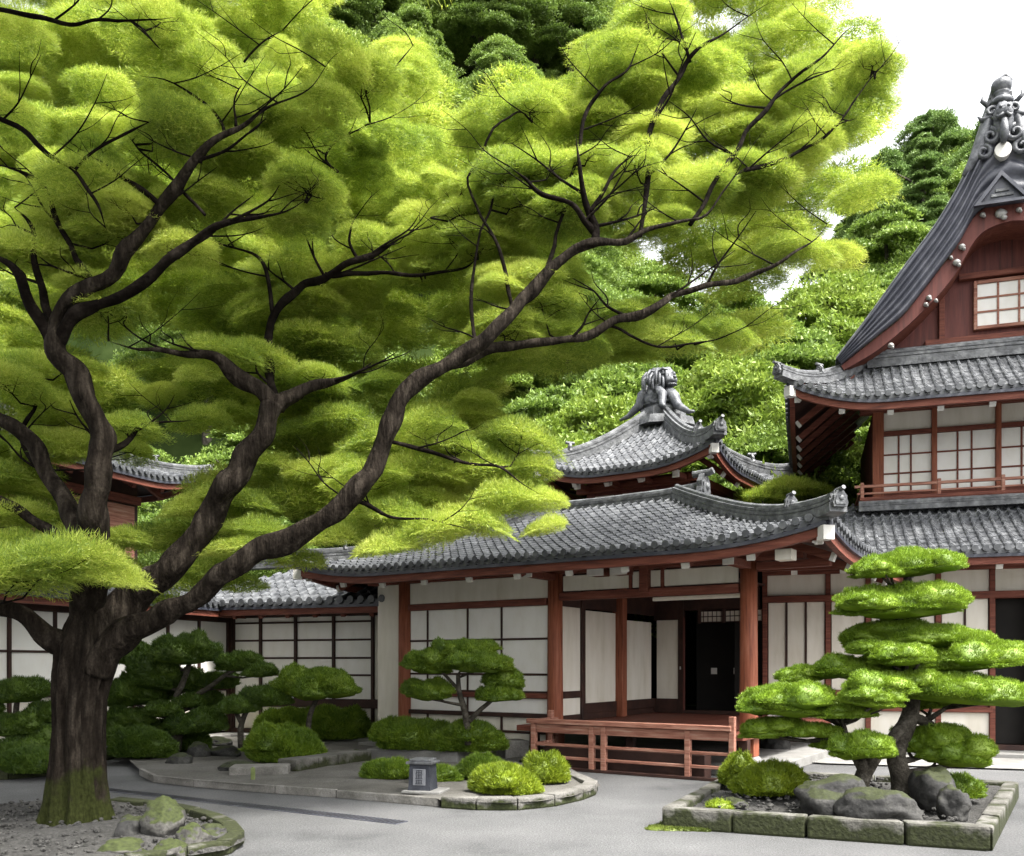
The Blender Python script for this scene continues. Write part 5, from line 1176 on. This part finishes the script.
for (m, (V, T)), lab in zip(KINDS, LAB):
    t = thing('hillside_tree', lab, 'tree', (0, 300, -50), 0, 'trees on the wooded hillside'); tri_obj('crown', V, T, M[m], t)
    h = V[:, 2].max(); mb = MB(); mb.tube([(0, 0, -.6), (.1, .05, h*.35), (-.05, .1, h*.7), (0, 0, h*.92)], [.22, .17, .1, .03], 8)
    for k in range(6): a = k*1.9; z = h*(.3+.09*k); mb.tube([(0, 0, z), (math.cos(a)*.8, math.sin(a)*.8, z+.35), (math.cos(a)*1.6, math.sin(a)*1.6, z+.5)], [.07, .05, .02], 5)
    mb.obj('trunk', M['pinebark'], t); PROTO.append([t, False])
def plant(X, Y, k, s, rz, z=None, label=None):
    t, used = PROTO[k]
    o = t if not used else copy_tree(t)
    PROTO[k][1] = True; o.location = (X, Y, hill_h(X, Y)-.2 if z is None else z); o.rotation_euler = (0, 0, rz); o.scale = (s, s, s)
    if label: o['label'] = label
    return o
rh = random.Random(5); n = 0
for Y, sp in ((31, 4.6), (35.5, 4.8), (40.5, 5.2), (46, 5.6), (52, 6), (59, 6.6), (67, 7.4), (76, 8.2)):
    X = (-20-512)/F*Y; j0 = 0
    while X < (1130-512)/F*Y:
        px = 512+F*X/Y; xx, yy = X+rh.uniform(-1, 1), Y+rh.uniform(-1.6, 1.6)
        skip = px < 280 and rh.random() < .2
        if not skip:
            s = rh.uniform(.8, 1.2)*(1+.1*(Y > 55)); k = rh.choices(range(5), (4, 4, 3, 3, 1.2))[0]
            if px > 840: k = rh.choices(range(5), (4, 1.5, 3, 3, 2))[0]
            if 300 < px < 640 and Y > 50: k = rh.choices(range(5), (4, 2, 3, 2, .4))[0]
            plant(xx, yy, k, s, rh.uniform(0, 6.3)); n += 1
        X += sp
# taller trees close behind the roofs
for px, top, Y, k, lab in ((655, 268, 44, 0, 'green tree crown seen through the gap under the long right bough'), (735, 296, 46, 3, 'broad green tree crown just below the tip of the long right bough'), (590, 400, 27, 1, 'bright green tree just left of the roof turret finial'), (640, 372, 31, 3, 'spreading green tree right behind the roof turret finial'), (735, 360, 28, 1, 'bright layered tree right of the roof turret behind the hall'), (790, 330, 30, 0, 'layered green tree left of the upper eaves of the gabled hall'), (830, 285, 33, 1, 'tall bright tree beside the curved gable slope'), (770, 440, 25.5, 3, 'low spreading tree between the turret eaves and the gabled hall'), (545, 395, 29, 0, 'mid green tree above the left eaves of the turret'), (885, 215, 38, 0, 'tall tree rising left of the gable ornament'), (925, 130, 48, 4, 'pointed conifer top against the white sky beside the gable ornament')):
    zt = EYE+(HZ-top)/F*Y; X = (px-512)/F*Y; z0 = max(-.1, hill_h(X, Y)-.2); h = [8, 7.5, 9, 7, 10][k]; s = (zt-z0)/h
    s = min(s, 1.5); plant(X, Y, k, s, px*.7, zt-h*s, lab)
for i in range(46):      # dense wood on the upper left slope
    Y = rh.uniform(56, 84); px = rh.uniform(300, 660); X = (px-512)/F*Y
    plant(X, Y, rh.choices(range(5), (4, 3, 2, 3, .3))[0], rh.uniform(1.05, 1.5), rh.uniform(0, 6.3))
for i in range(34):      # and along the skyline right of the crown
    Y = rh.uniform(48, 84); px = rh.uniform(870, 1080); X = (px-512)/F*Y
    plant(X, Y, rh.choices(range(5), (4, 2, 3, 2, 1.5))[0], rh.uniform(1.0, 1.35), rh.uniform(0, 6.3))
q = MF.w(-1.5, 7.5); bt = thing('garden_tree', 'small yellow green tree top showing over the right corner of the hall roof', 'tree', (q.x, q.y, 0))
tq = Tris(); r = np.random.default_rng(9)
for dx, dy, dz, R in ((-.75, 0, 5.75, .55), (-.1, -.2, 5.95, .65), (.55, 0, 5.85, .5), (.2, .5, 5.7, .6), (-.4, .5, 5.85, .6)): dome(tq, (dx, dy, dz), (R, R*.8, R*.5), 3500, .14, .014, r, False, -.3, .4, .14, .42, .4, .3)
tq.obj('crown', M['leafbig'], bt); mb = MB(); mb.tube([(0, 0, -.05), (.1, .1, 2), (0, 0, 4), (-.1, .1, 5.8)], [.12, .1, .07, .03], 8); mb.tube([(0, 0, 4), (.3, 0, 4.8), (.5, 0, 5.8)], [.06, .04, .02], 6); mb.tube([(0, 0, 4.1), (-.4, 0, 4.8), (-.7, 0, 5.7)], [.06, .04, .02], 6); mb.obj('trunk', M['pinebark'], bt)
for t, u in PROTO:
    if not u: t.location = (30, 90, hill_h(30, 90))
